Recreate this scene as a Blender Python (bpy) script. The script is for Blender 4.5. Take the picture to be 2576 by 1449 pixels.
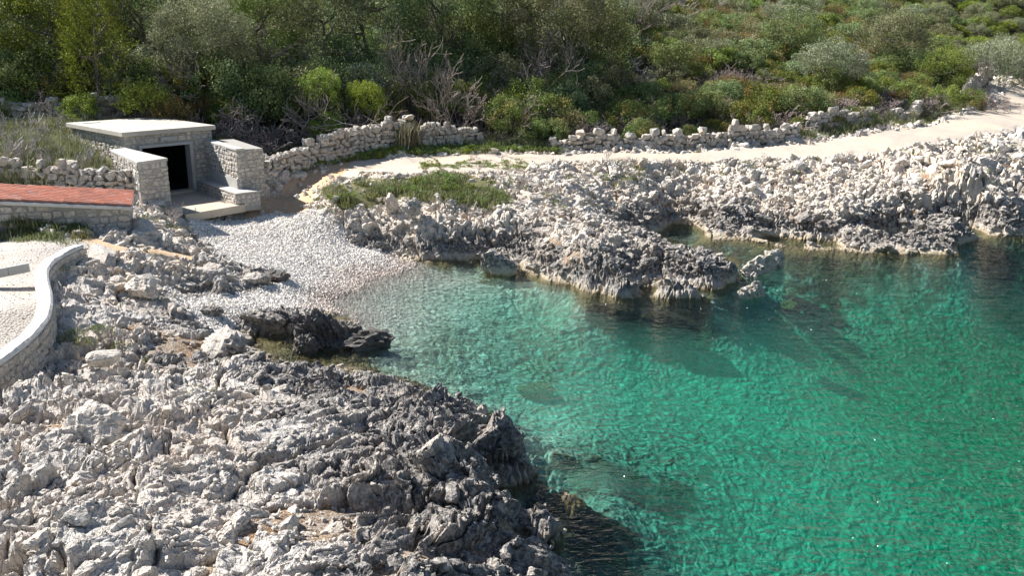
import bpy, bmesh, math, random
import numpy as np
from mathutils import Vector, Matrix

for _o in list(bpy.data.objects):
    bpy.data.objects.remove(_o)
SC = bpy.context.scene
COL = SC.collection
R = math.radians
random.seed(7)
RNG = np.random.default_rng(7)

# ------------------------------------------------------------------ camera
CAM_H, PITCH, FOC = 8.5, R(15.8), 2300.0
cam = bpy.data.cameras.new('camera')
cam.sensor_width = 36.0
cam.lens = 36.0 * FOC / 2576.0
cam.clip_start, cam.clip_end = 0.1, 4000.0
cam_o = bpy.data.objects.new('camera', cam)
COL.objects.link(cam_o)
cam_o.location = (0, 0, CAM_H)
cam_o.rotation_euler = (R(90) - PITCH, 0, 0)
SC.camera = cam_o

# ------------------------------------------------------------------ sky, sun, exposure
SUN_DIR = Vector((-0.86, 0.44, 0.90)).normalized()        # towards the sun
world = bpy.data.worlds.new('World')
SC.world = world
world.use_nodes = True
wn = world.node_tree
sky = wn.nodes.new('ShaderNodeTexSky')
sky.sky_type = 'NISHITA'
sky.sun_disc = False
sky.dust_density = 0.3
sky.ozone_density = 2.0
sky.sun_elevation = math.asin(SUN_DIR.z)
sky.sun_rotation = math.atan2(SUN_DIR.x, SUN_DIR.y)
bg = wn.nodes['Background']
wn.links.new(sky.outputs[0], bg.inputs[0])
bg.inputs[1].default_value = 0.056
sun = bpy.data.lights.new('sun', 'SUN')
sun.energy = 5.0
sun.angle = R(0.53)
sun.color = (1.0, 0.965, 0.92)
sun_o = bpy.data.objects.new('sun', sun)
COL.objects.link(sun_o)
sun_o.rotation_euler = SUN_DIR.to_track_quat('Z', 'Y').to_euler()
sun_o.location = (-30, 20, 40)
vs = SC.view_settings
vs.view_transform = 'Standard'
vs.look = 'None'
vs.gamma = 1.0
vs.exposure = 1.08
vs.use_curve_mapping = False
cy = SC.cycles
cy.max_bounces = 10
cy.diffuse_bounces = 3
cy.glossy_bounces = 3
cy.transmission_bounces = 6
cy.transparent_max_bounces = 16
cy.caustics_reflective = False
cy.caustics_refractive = False
cy.use_denoising = True
cy.sample_clamp_indirect = 4.0

# ------------------------------------------------------------------ helpers
CT, ST = math.cos(PITCH), math.sin(PITCH)


def W(px, py, z):
    """point of the place that lies at height z along the sight line of a photo position (2576 px wide view)"""
    u, v = (px - 1288.0) / FOC, (py - 724.5) / FOC
    t = (CAM_H - z) / (ST + v * CT)
    return (u * t, (CT - v * ST) * t, z)


def WY(px, py, y):
    """same, at ground distance y"""
    u, v = (px - 1288.0) / FOC, (py - 724.5) / FOC
    t = y / (CT - v * ST)
    return (u * t, y, CAM_H - (ST + v * CT) * t)


def _hash(ix, iy, seed):
    h = (ix.astype(np.int64) * 374761393 + iy.astype(np.int64) * 668265263 + seed * 2147483647 + 1013904223) & 0xffffffff
    h = ((h ^ (h >> 13)) * 1274126177) & 0xffffffff
    h = (h ^ (h >> 16)) & 0xffffffff
    h = (h * 2246822519) & 0xffffffff
    h = h ^ (h >> 15)
    return (h & 0xffffff).astype(np.float32) / 16777215.0


def vnoise(x, y, seed=0):
    ix, iy = np.floor(x), np.floor(y)
    fx, fy = x - ix, y - iy
    fx = fx * fx * (3 - 2 * fx)
    fy = fy * fy * (3 - 2 * fy)
    ix = ix.astype(np.int64)
    iy = iy.astype(np.int64)
    a, b = _hash(ix, iy, seed), _hash(ix + 1, iy, seed)
    c, d = _hash(ix, iy + 1, seed), _hash(ix + 1, iy + 1, seed)
    return (a + (b - a) * fx) * (1 - fy) + (c + (d - c) * fx) * fy


def fbm(x, y, seed=0, octv=4):
    s, a, t = 0.0, 1.0, 0.0
    for k in range(octv):
        s = s + a * vnoise(x * 2 ** k + 17.3 * k, y * 2 ** k - 9.1 * k, seed + k)
        t += a
        a *= 0.5
    return s / t                                             # 0..1


def voro(x, y, seed, jit=0.85):
    """F1, F2, random values of the nearest cell, offset from its centre"""
    ix, iy = np.floor(x).astype(np.int64), np.floor(y).astype(np.int64)
    f1 = np.full(x.shape, 9.0, np.float32)
    f2 = np.full(x.shape, 9.0, np.float32)
    cx = np.zeros(x.shape, np.int64)
    cyy = np.zeros(x.shape, np.int64)
    ox = np.zeros(x.shape, np.float32)
    oy = np.zeros(x.shape, np.float32)
    for dx in (-1, 0, 1):
        for dy in (-1, 0, 1):
            gx, gy = ix + dx, iy + dy
            px = gx + 0.5 + jit * (_hash(gx, gy, seed) - 0.5)
            py = gy + 0.5 + jit * (_hash(gx, gy, seed + 1) - 0.5)
            ex, ey = (x - px).astype(np.float32), (y - py).astype(np.float32)
            d = np.sqrt(ex * ex + ey * ey)
            m = d < f1
            f2 = np.where(m, f1, np.minimum(f2, d))
            f1 = np.where(m, d, f1)
            cx = np.where(m, gx, cx)
            cyy = np.where(m, gy, cyy)
            ox = np.where(m, ex, ox)
            oy = np.where(m, ey, oy)
    r = [_hash(cx, cyy, seed + 10 + k) for k in range(3)]
    return f1, f2, r, ox, oy


def sstep(a, b, x):
    t = np.clip((x - a) / (b - a), 0, 1)
    return t * t * (3 - 2 * t)


def poly_sd(x, y, poly):
    """signed distance to a polygon, positive inside"""
    P = np.array([(p[0], p[1]) for p in poly], np.float64)
    d2 = np.full(x.shape, 1e9)
    ins = np.zeros(x.shape, bool)
    n = len(P)
    for i in range(n):
        ax, ay = P[i]
        bx, by = P[(i + 1) % n]
        ex, ey = bx - ax, by - ay
        L = ex * ex + ey * ey + 1e-12
        t = np.clip(((x - ax) * ex + (y - ay) * ey) / L, 0, 1)
        d2 = np.minimum(d2, (x - ax - t * ex) ** 2 + (y - ay - t * ey) ** 2)
        c = ((ay > y) != (by > y)) & (x < ex * (y - ay) / (ey if abs(ey) > 1e-9 else 1e-9) + ax)
        ins ^= c
    d = np.sqrt(d2)
    return np.where(ins, d, -d)


# ------------------------------------------------------------------ material helper
class Mat:
    def __init__(self, name, rough=0.9):
        self.m = bpy.data.materials.new(name)
        self.m.use_nodes = True
        self.t = self.m.node_tree
        self.b = self.t.nodes['Principled BSDF']
        self.b.inputs['Roughness'].default_value = rough
        self.b.inputs['Specular IOR Level'].default_value = 0.25
        self.out = self.t.nodes['Material Output']

    def n(self, kind, **kw):
        nd = self.t.nodes.new('ShaderNode' + kind)
        for k, v in kw.items():
            if k.startswith('i_'):
                key = k[2:]
                key = int(key) if key.isdigit() else key.replace('_', ' ')
                nd.inputs[key].default_value = v
            else:
                setattr(nd, k, v)
        return nd

    def l(self, a, b):
        self.t.links.new(a, b)

    def pos(self):
        return self.n('NewGeometry').outputs['Position']

    def noise(self, scale, detail=4, rough=0.55, vec=None, dist=0.0):
        nd = self.n('TexNoise', i_Scale=scale, i_Detail=detail, i_Roughness=rough, i_Distortion=dist)
        self.l(vec if vec is not None else self.pos(), nd.inputs['Vector'])
        return nd.outputs['Fac']

    def ramp(self, fac, stops):
        nd = self.n('ValToRGB')
        el = nd.color_ramp.elements
        while len(el) < len(stops):
            el.new(0.5)
        for e, (p, c) in zip(el, stops):
            e.position = p
            e.color = (*c, 1) if len(c) == 3 else c
        self.l(fac, nd.inputs[0])
        return nd.outputs[0]

    def mix(self, fac, a, b, mode='MIX'):
        nd = self.n('Mix', data_type='RGBA', blend_type=mode)
        if isinstance(fac, (int, float)):
            nd.inputs[0].default_value = fac
        else:
            self.l(fac, nd.inputs[0])
        for s, v in ((6, a), (7, b)):
            if isinstance(v, tuple):
                nd.inputs[s].default_value = (*v, 1)
            else:
                self.l(v, nd.inputs[s])
        return nd.outputs[2]

    def math(self, op, a, b=0.0, c=0.0, clamp=False):
        nd = self.n('Math', operation=op, use_clamp=clamp)
        for s, v in ((0, a), (1, b), (2, c)):
            if isinstance(v, (int, float)):
                nd.inputs[s].default_value = v
            else:
                self.l(v, nd.inputs[s])
        return nd.outputs[0]

    def maprange(self, v, a, b, c=0.0, d=1.0):
        nd = self.n('MapRange', i_1=a, i_2=b, i_3=c, i_4=d)
        self.l(v, nd.inputs[0])
        return nd.outputs[0]

    def rand(self):
        return self.n('ObjectInfo').outputs['Random']

    def attr(self, name):
        return self.n('Attribute', attribute_name=name).outputs['Fac']

    def color(self, c):
        if isinstance(c, tuple):
            self.b.inputs['Base Color'].default_value = (*c, 1)
        else:
            self.l(c, self.b.inputs['Base Color'])

    def bump(self, h, strength=0.5, dist=0.02):
        nd = self.n('Bump', i_Strength=strength, i_Distance=dist)
        self.l(h, nd.inputs['Height'])
        self.l(nd.outputs[0], self.b.inputs['Normal'])
        return nd


MATS = {}


def limestone(name, light, warm, banded=True, soil=False):
    M = Mat(name, 0.92)
    p = M.pos()
    big = M.noise(0.7, 3)
    mid = M.noise(5.0, 6, 0.65)
    fine = M.noise(38.0, 5, 0.7)
    c = M.mix(M.maprange(big, 0.35, 0.65), light, warm)
    c = M.mix(M.maprange(mid, 0.40, 0.72), c, tuple(v * 0.72 for v in light))
    vari = M.mix(M.maprange(M.rand(), 0, 1), (0.82, 0.82, 0.83), (1.1, 1.06, 1.0))
    c = M.mix(1.0, c, vari, 'MULTIPLY')
    dk = M.mix(M.maprange(fine, 0.35, 0.7), (0.080, 0.075, 0.071), (0.21, 0.20, 0.19))
    z = M.n('SeparateXYZ')
    M.l(p, z.inputs[0])
    if banded:
        # dark film of shore lichen, in patches, from the splash line up
        nz = M.math('MULTIPLY_ADD', M.noise(0.55, 5, 0.62), 2.9, -1.45)
        cape = M.math('MULTIPLY', M.maprange(z.outputs[1], 26.0, 20.0), M.maprange(z.outputs[0], -6.5, -2.0))
        zz = M.math('SUBTRACT', M.math('ADD', z.outputs[2], nz), M.math('MULTIPLY', cape, 0.95))
        f = M.maprange(zz, 1.30, 0.72)
        f2 = M.maprange(z.outputs[2], 0.10, 0.34)
        pat = M.maprange(M.noise(9.0, 5, 0.7), 0.34, 0.56, 0.12, 1.0)
        f = M.math('MULTIPLY', M.math('MULTIPLY', f, f2), pat)
        c = M.mix(f, c, dk)
        g = M.maprange(M.math('ADD', z.outputs[2], M.math('MULTIPLY_ADD', mid, 0.3, -0.15)), 0.22, -0.08)
        alg = M.mix(M.maprange(M.noise(14, 4), .4, .6), (0.36, 0.28, 0.13), (0.17, 0.125, 0.055))
        c = M.mix(g, c, alg)
    # small dark lichen freckles and rain streaks
    fk = M.maprange(M.noise(16.0, 6, 0.75), 0.60, 0.74, 0.0, 0.55)
    c = M.mix(fk, c, (0.16, 0.155, 0.15))
    if soil:
        s = M.attr('soil')
        gr = M.n('TexVoronoi', i_Scale=22.0)
        M.l(p, gr.inputs['Vector'])
        sc = M.mix(M.maprange(M.noise(1.1, 3), 0.42, 0.62), (0.52, 0.46, 0.39), (0.50, 0.30, 0.16))
        sc = M.mix(M.maprange(gr.outputs['Distance'], 0.1, 0.75), sc, (0.20, 0.14, 0.09))
        c = M.mix(s, c, sc)
    M.color(c)
    crk = M.n('TexVoronoi', i_Scale=6.5, feature='DISTANCE_TO_EDGE')
    wv = M.n('VectorMath', operation='ADD')
    M.l(p, wv.inputs[0])
    nn = M.n('TexNoise', i_Scale=4.0, i_Detail=3)
    M.l(p, nn.inputs['Vector'])
    sc_ = M.n('VectorMath', operation='SCALE')
    sc_.inputs['Scale'].default_value = 0.35
    M.l(nn.outputs['Color'], sc_.inputs[0])
    M.l(sc_.outputs[0], wv.inputs[1])
    M.l(wv.outputs[0], crk.inputs['Vector'])
    e = M.maprange(crk.outputs['Distance'], 0.0, 0.07)
    h = M.math('ADD', M.math('MULTIPLY', e, 0.5), M.math('MULTIPLY_ADD', mid, 1.2, M.math('MULTIPLY', fine, 0.55)))
    M.bump(h, 0.85, 0.05)
    return M.m


def gravel(name, a, b, joint, scale, warm=None, rough=0.95, bump=0.6, wet=False):
    M = Mat(name, rough)
    p = M.pos()
    v = M.n('TexVoronoi', i_Scale=scale)
    M.l(p, v.inputs['Vector'])
    hue = M.n('SeparateColor')
    M.l(v.outputs['Color'], hue.inputs[0])
    c = M.mix(hue.outputs[0], a, b)
    c = M.mix(M.maprange(v.outputs['Distance'], 0.35, 0.8, 0, 0.7), c, joint)
    if warm:
        c = M.mix(M.maprange(M.noise(0.35, 5, 0.6), 0.45, 0.66, 0, 0.8), c, warm)
    c = M.mix(M.maprange(M.noise(1.6, 5), 0.35, 0.7, 0, 0.35), c, joint)
    if wet:
        zz = M.n('SeparateXYZ')
        M.l(p, zz.inputs[0])
        zw = M.math('ADD', zz.outputs[2], M.math('MULTIPLY_ADD', M.noise(0.8, 4), 0.3, -0.15))
        c = M.mix(M.math('MULTIPLY', M.maprange(zw, 0.30, 0.02, 0, 0.6), M.maprange(zz.outputs[2], -0.12, 0.02)), c, (0.36, 0.27, 0.21))
    M.color(c)
    h = M.math('SUBTRACT', 1.0, v.outputs['Distance'])
    M.bump(h, bump, 0.04)
    return M.m


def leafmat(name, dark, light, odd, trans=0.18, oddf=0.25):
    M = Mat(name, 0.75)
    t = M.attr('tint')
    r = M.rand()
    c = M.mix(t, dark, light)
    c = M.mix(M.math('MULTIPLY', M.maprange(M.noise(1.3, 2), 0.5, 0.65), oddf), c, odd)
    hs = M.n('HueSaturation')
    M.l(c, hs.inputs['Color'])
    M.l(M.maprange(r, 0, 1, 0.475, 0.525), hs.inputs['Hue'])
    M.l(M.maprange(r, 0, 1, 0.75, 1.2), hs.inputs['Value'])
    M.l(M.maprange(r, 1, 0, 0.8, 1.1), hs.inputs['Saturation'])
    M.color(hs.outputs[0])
    M.b.inputs['Specular IOR Level'].default_value = 0.3
    tr = M.n('BsdfTranslucent')
    M.l(hs.outputs[0], tr.inputs[0])
    mx = M.n('MixShader', i_0=trans)
    M.l(M.b.outputs[0], mx.inputs[1])
    M.l(tr.outputs[0], mx.inputs[2])
    M.l(mx.outputs[0], M.out.inputs[0])
    return M.m


def plain(name, c, c2, scale=6.0, rough=0.9, bump=0.3, vari=True, spots=None, wet=False):
    M = Mat(name, rough)
    n1 = M.noise(scale, 6, 0.65)
    n2 = M.noise(scale * 9, 4, 0.7)
    col = M.mix(M.maprange(n1, 0.35, 0.65), c, c2)
    col = M.mix(M.maprange(n2, 0.45, 0.75, 0, 0.35), col, tuple(v * 0.6 for v in c))
    if spots:
        col = M.mix(M.maprange(M.noise(scale * 0.4, 6, 0.7), 0.52, 0.68, 0, 0.85), col, spots)
    if vari:
        v = M.mix(M.rand(), (0.80, 0.80, 0.82), (1.12, 1.08, 1.02))
        col = M.mix(1.0, col, v, 'MULTIPLY')
    if wet:
        zz = M.n('SeparateXYZ')
        M.l(M.pos(), zz.inputs[0])
        zw = M.math('ADD', zz.outputs[2], M.math('MULTIPLY_ADD', M.noise(0.8, 4), 0.3, -0.15))
        col = M.mix(M.math('MULTIPLY', M.maprange(zw, 0.30, 0.02, 0, 0.6), M.maprange(zz.outputs[2], -0.12, 0.02)), col, M.mix(M.rand(), (0.42, 0.29, 0.22), (0.28, 0.23, 0.18)))
    M.color(col)
    M.bump(M.math('ADD', n1, M.math('MULTIPLY', n2, 0.5)), bump, 0.02)
    return M.m


def build_materials():
    m = MATS
    m['rock'] = limestone('limestone_ground', (0.73, 0.685, 0.62), (0.71, 0.61, 0.51), True, True)
    m['rock_piece'] = limestone('limestone_piece', (0.74, 0.70, 0.64), (0.72, 0.63, 0.53), True, False)
    m['rock_dark'] = limestone('dark_shore_rock', (0.22, 0.205, 0.19), (0.12, 0.115, 0.105), False, False)
    m['rock_reef'] = plain('weedy_reef', (0.10, 0.08, 0.045), (0.05, 0.042, 0.03), 3.0, 0.9, 0.8, False)
    m['rock_islet'] = limestone('pale_islet_rock', (0.60, 0.57, 0.51), (0.56, 0.50, 0.40), False, False)
    m['stone'] = limestone('dry_wall_stone', (0.68, 0.65, 0.60), (0.67, 0.59, 0.50), False, False)
    m['pebble'] = plain('pebble', (0.80, 0.77, 0.72), (0.66, 0.63, 0.585), 3.0, 0.85, 0.1, True, None, True)
    m['beach'] = gravel('beach_shingle', (0.76, 0.73, 0.68), (0.50, 0.475, 0.44), (0.22, 0.20, 0.18), 11.0, (0.66, 0.58, 0.50), wet=True)
    m['path'] = gravel('path_gravel', (0.60, 0.54, 0.465), (0.50, 0.44, 0.365), (0.35, 0.285, 0.22), 26.0, (0.70, 0.55, 0.40), bump=0.3)
    m['track'] = gravel('track_earth', (0.66, 0.51, 0.35), (0.58, 0.42, 0.27), (0.40, 0.26, 0.15), 20.0, (0.60, 0.37, 0.20), bump=0.4)
    m['terrace'] = gravel('terrace_gravel', (0.64, 0.605, 0.55), (0.52, 0.48, 0.43), (0.30, 0.26, 0.22), 17.0, (0.62, 0.53, 0.44))
    m['earth'] = plain('earth', (0.10, 0.085, 0.05), (0.065, 0.07, 0.03), 1.2, 1.0, 0.6, False)
    m['turf'] = plain('turf_earth', (0.17, 0.15, 0.075), (0.10, 0.115, 0.04), 2.0, 1.0, 0.6, False, (0.30, 0.22, 0.14))
    m['mortar'] = plain('mortar', (0.40, 0.375, 0.34), (0.33, 0.31, 0.28), 8.0, 0.95, 0.6, False)
    m['rubble'] = plain('rubble_core', (0.24, 0.22, 0.20), (0.16, 0.15, 0.13), 9.0, 0.95, 0.8, False)
    m['concrete'] = plain('concrete', (0.50, 0.49, 0.46), (0.42, 0.41, 0.385), 1.5, 0.9, 0.2, False)
    m['roof_concrete'] = plain('roof_concrete', (0.56, 0.515, 0.44), (0.47, 0.43, 0.36), 0.9, 0.9, 0.2, False, (0.35, 0.32, 0.265))
    m['floor_concrete'] = plain('floor_concrete', (0.52, 0.45, 0.36), (0.44, 0.38, 0.30), 1.2, 0.85, 0.2, False, (0.36, 0.29, 0.22))
    m['plaster'] = plain('lime_plaster', (0.70, 0.68, 0.635), (0.60, 0.58, 0.535), 2.2, 0.95, 0.9, False, (0.48, 0.455, 0.41))
    m['coping'] = plain('rough_coping', (0.57, 0.54, 0.49), (0.45, 0.425, 0.38), 3.0, 0.95, 0.9, False, (0.36, 0.34, 0.30))
    m['inside'] = plain('shade_dark_plaster', (0.055, 0.053, 0.05), (0.03, 0.03, 0.03), 2.0, 1.0, 0.2, False)  # near-black colour stands in for the shade inside the room
    m['tile'] = plain('terracotta', (0.70, 0.31, 0.21), (0.60, 0.235, 0.15), 7.0, 0.75, 0.2, True, (0.68, 0.46, 0.40))
    m['metal'] = plain('galvanised', (0.55, 0.56, 0.57), (0.45, 0.46, 0.47), 5.0, 0.5, 0.1, False)
    m['black'] = plain('black_rubber', (0.03, 0.03, 0.03), (0.02, 0.02, 0.02), 5.0, 0.8, 0.1, False)
    m['bark'] = plain('bark', (0.20, 0.175, 0.15), (0.12, 0.10, 0.085), 9.0, 0.95, 0.6)
    m['twig'] = plain('dead_twig', (0.34, 0.29, 0.265), (0.22, 0.185, 0.172), 3.0, 0.95, 0.0)
    m['pale_twig'] = plain('pale_dead_twig', (0.52, 0.48, 0.45), (0.40, 0.36, 0.34), 3.0, 0.95, 0.0)
    m['brush'] = plain('cut_branch', (0.40, 0.31, 0.21), (0.26, 0.20, 0.15), 3.0, 0.95, 0.0)
    m['oak'] = leafmat('holm_oak_leaf', (0.090, 0.130, 0.039), (0.316, 0.388, 0.132), (0.392, 0.373, 0.121))
    m['greyoak'] = leafmat('grey_leaf', (0.148, 0.166, 0.084), (0.389, 0.404, 0.217), (0.337, 0.297, 0.145))
    m['lentisk'] = leafmat('lentisk_leaf', (0.064, 0.117, 0.029), (0.289, 0.354, 0.065), (0.557, 0.229, 0.081), oddf=0.35)
    m['juniper'] = leafmat('juniper_leaf', (0.107, 0.160, 0.025), (0.388, 0.468, 0.078), (0.352, 0.294, 0.081))
    m['lime'] = leafmat('bright_leaf', (0.137, 0.212, 0.023), (0.417, 0.515, 0.064), (0.385, 0.424, 0.081))
    m['heath'] = leafmat('heath_leaf', (0.153, 0.142, 0.053), (0.389, 0.345, 0.126), (0.530, 0.292, 0.116), oddf=0.7)
    m['fern'] = leafmat('fresh_leaf', (0.100, 0.154, 0.026), (0.316, 0.396, 0.075), (0.277, 0.271, 0.088))
    m['straw'] = leafmat('straw_blade', (0.184, 0.155, 0.098), (0.483, 0.425, 0.299), (0.253, 0.230, 0.103), 0.2)
    m['grass'] = leafmat('grass_blade', (0.081, 0.112, 0.025), (0.243, 0.270, 0.077), (0.353, 0.277, 0.140), 0.3, 0.5)
    m['drygrass'] = leafmat('dry_grass_blade', (0.115, 0.136, 0.044), (0.345, 0.367, 0.162), (0.414, 0.412, 0.235), 0.25, 0.7)
    # sea bed: pale cobbles and sand, darker weed patches with their own outline
    M = Mat('sea_bed_shingle', 0.9)
    p = M.pos()
    v = M.n('TexVoronoi', i_Scale=4.2)
    wn_ = M.n('TexNoise', i_Scale=1.7, i_Detail=4)
    M.l(p, wn_.inputs['Vector'])
    ws = M.n('VectorMath', operation='SCALE')
    ws.inputs['Scale'].default_value = 0.9
    M.l(wn_.outputs['Color'], ws.inputs[0])
    wa = M.n('VectorMath', operation='ADD')
    M.l(p, wa.inputs[0])
    M.l(ws.outputs[0], wa.inputs[1])
    M.l(wa.outputs[0], v.inputs['Vector'])
    pebbly = M.maprange(M.noise(0.28, 3), 0.40, 0.60, 0.35, 1.0)
    hue = M.n('SeparateColor')
    M.l(v.outputs['Color'], hue.inputs[0])
    c = M.mix(hue.outputs[0], (0.90, 0.88, 0.78), (0.58, 0.56, 0.48))
    c = M.mix(M.math('MULTIPLY', M.maprange(v.outputs['Distance'], 0.25, 0.70, 0, 0.85), pebbly), c, (0.17, 0.16, 0.11))  # cobble contrast also stands in for caustic light on the bed
    c = M.mix(M.maprange(M.noise(7.0, 5, 0.7), 0.50, 0.66, 0, 0.6), c, (0.22, 0.21, 0.15))
    c = M.mix(M.maprange(M.noise(1.8, 4), 0.50, 0.70, 0, 0.5), c, (0.34, 0.33, 0.24))
    weed = M.attr('weed')
    wc = M.mix(M.maprange(M.noise(3.0, 6, 0.7), 0.42, 0.62), (0.030, 0.030, 0.024), (0.19, 0.145, 0.07))
    c = M.mix(weed, c, wc)
    M.color(c)
    M.bump(M.math('SUBTRACT', 1.0, v.outputs['Distance']), 0.9, 0.12)
    m['seabed'] = M.m
    # water: part of the light passes straight, part is bent by the ripples, some mirrors the sky
    M = Mat('sea_water')
    t = M.t
    t.nodes.remove(M.b)
    p = M.pos()
    sx = M.n('SeparateXYZ')
    M.l(p, sx.inputs[0])
    offs = M.maprange(M.math('ADD', sx.outputs[0], M.math('MULTIPLY', sx.outputs[1], 0.12)), -1.0, 13.0, 0.14, 1.0)
    mp = M.n('Mapping')
    mp.inputs['Rotation'].default_value = (0, 0, R(-24))
    mp.inputs['Scale'].default_value = (0.45, 1.0, 1.0)
    M.l(p, mp.inputs['Vector'])
    w1 = M.noise(3.4, 3, 0.55, mp.outputs[0], 0.6)
    w2 = M.noise(11.0, 2, 0.5, mp.outputs[0], 0.5)
    w3 = M.noise(5.5, 2, 0.5, None, 0.8)
    hgt = M.math('ADD', M.math('MULTIPLY', M.math('MULTIPLY_ADD', w1, 1.0, M.math('MULTIPLY', w2, 0.35)), offs), M.math('MULTIPLY', w3, 0.13))
    w4 = M.noise(0.95, 3, 0.55, mp.outputs[0], 0.9)
    swell = M.maprange(sx.outputs[0], 3.0, 17.0, 0.0, 1.0)
    hgt = M.math('ADD', hgt, M.math('MULTIPLY', M.math('MULTIPLY', w4, swell), 1.5))
    bp = M.n('Bump', i_Strength=1.0, i_Distance=0.30)
    M.l(hgt, bp.inputs['Height'])
    # mirror share after Schlick, the same from both sides
    dt = M.n('VectorMath', operation='DOT_PRODUCT')
    M.l(bp.outputs[0], dt.inputs[0])
    M.l(M.n('NewGeometry').outputs['Incoming'], dt.inputs[1])
    q1 = M.math('SUBTRACT', 1.0, M.math('ABSOLUTE', dt.outputs['Value']), clamp=True)
    fres = M.math('MULTIPLY_ADD', M.math('POWER', q1, 5.0), 0.98, 0.02, clamp=True)
    gl = M.n('BsdfGlossy', i_Roughness=0.11)
    M.l(bp.outputs[0], gl.inputs['Normal'])
    rf = M.n('BsdfRefraction', i_Roughness=0.0, i_IOR=1.33)
    M.l(bp.outputs[0], rf.inputs['Normal'])
    tp = M.n('BsdfTransparent')
    mx = M.n('MixShader', i_0=0.38)
    M.l(tp.outputs[0], mx.inputs[1])
    M.l(rf.outputs[0], mx.inputs[2])
    m2 = M.n('MixShader')
    M.l(fres, m2.inputs[0])
    M.l(mx.outputs[0], m2.inputs[1])
    M.l(gl.outputs[0], m2.inputs[2])
    M.l(m2.outputs[0], M.out.inputs['Surface'])
    va = M.n('VolumeAbsorption', i_Density=0.42)
    va.inputs['Color'].default_value = (0.16, 0.88, 0.783, 1)
    M.l(va.outputs[0], M.out.inputs['Volume'])
    m['water'] = M.m


build_materials()


# ------------------------------------------------------------------ mesh / object helpers
def mesh_np(name, V, F, mat=None, attrs=None, smooth=False):
    """V (n,3), F list of (m,k) int arrays"""
    me = bpy.data.meshes.new(name)
    V = np.asarray(V, np.float32)
    if isinstance(F, np.ndarray):
        F = [F]
    me.vertices.add(len(V))
    me.vertices.foreach_set('co', V.ravel())
    li = np.concatenate([f.ravel() for f in F]).astype(np.int32)
    ls, st = [], 0
    for f in F:
        ls.append(st + np.arange(len(f)) * f.shape[1])
        st += f.size
    me.loops.add(len(li))
    me.loops.foreach_set('vertex_index', li)
    ls = np.concatenate(ls).astype(np.int32)
    me.polygons.add(len(ls))
    me.polygons.foreach_set('loop_start', ls)
    if smooth:
        me.polygons.foreach_set('use_smooth', np.ones(len(ls), bool))
    if attrs:
        for k, v in attrs.items():
            a = me.attributes.new(k, 'FLOAT', 'POINT')
            a.data.foreach_set('value', np.asarray(v, np.float32))
    me.update(calc_edges=True)
    if not smooth:
        me.polygons.foreach_set('use_smooth', np.zeros(len(ls), bool))
    if mat is not None:
        me.materials.append(MATS[mat])
    return me


def link(name, me, parent=None, loc=None, rot=None, scl=None):
    o = bpy.data.objects.new(name, me)
    COL.objects.link(o)
    if parent is not None:
        o.parent = parent
    if loc is not None:
        o.location = loc
    if rot is not None:
        o.rotation_euler = rot
    if scl is not None:
        o.scale = scl
    return o


def tag(o, label=None, cat=None, group=None, kind=None):
    if label:
        o['label'] = label
    if cat:
        o['category'] = cat
    if group:
        o['group'] = group
    if kind:
        o['kind'] = kind
    return o


def empty(name, loc=(0, 0, 0), rz=0.0):
    o = bpy.data.objects.new(name, None)
    COL.objects.link(o)
    o.location = loc
    o.rotation_euler = (0, 0, rz)
    o.empty_display_size = 0.2
    return o


def bm_mesh(name, bm, mat, smooth=False):
    me = bpy.data.meshes.new(name)
    bmesh.ops.recalc_face_normals(bm, faces=bm.faces)
    bm.to_mesh(me)
    bm.free()
    for p in me.polygons:
        p.use_smooth = smooth
    me.materials.append(MATS[mat])
    return me


def add_box(bm, lo, hi, bev=0.0, jit=0.0):
    vs_ = [bm.verts.new((x + random.uniform(-jit, jit), y + random.uniform(-jit, jit), z + random.uniform(-jit, jit)))
           for x in (lo[0], hi[0]) for y in (lo[1], hi[1]) for z in (lo[2], hi[2])]
    fs = [bm.faces.new([vs_[i] for i in q]) for q in
          ((0, 1, 3, 2), (4, 6, 7, 5), (0, 4, 5, 1), (2, 3, 7, 6), (0, 2, 6, 4), (1, 5, 7, 3))]
    if bev > 0:
        es = list({e for f in fs for e in f.edges})
        bmesh.ops.bevel(bm, geom=es, offset=bev, segments=2, affect='EDGES', profile=0.6)


def box_obj(name, lo, hi, mat, parent=None, bev=0.012, jit=0.0):
    bm = bmesh.new()
    add_box(bm, lo, hi, bev, jit)
    return link(name, bm_mesh(name, bm, mat), parent)


def prism_obj(name, pts, z0, z1, mat, parent=None, bev=0.0):
    """vertical prism over a polygon; z1 may be a list of heights"""
    bm = bmesh.new()
    n = len(pts)
    zt = z1 if isinstance(z1, (list, tuple)) else [z1] * n
    zb = z0 if isinstance(z0, (list, tuple)) else [z0] * n
    a = [bm.verts.new((p[0], p[1], zb[i])) for i, p in enumerate(pts)]
    b = [bm.verts.new((p[0], p[1], zt[i])) for i, p in enumerate(pts)]
    bm.faces.new(b)
    bm.faces.new(a[::-1])
    for i in range(n):
        bm.faces.new((a[i], a[(i + 1) % n], b[(i + 1) % n], b[i]))
    if bev > 0:
        bmesh.ops.bevel(bm, geom=list(bm.edges), offset=bev, segments=2, affect='EDGES', profile=0.6)
    return link(name, bm_mesh(name, bm, mat), parent)


PROTO_N = [0]


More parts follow.
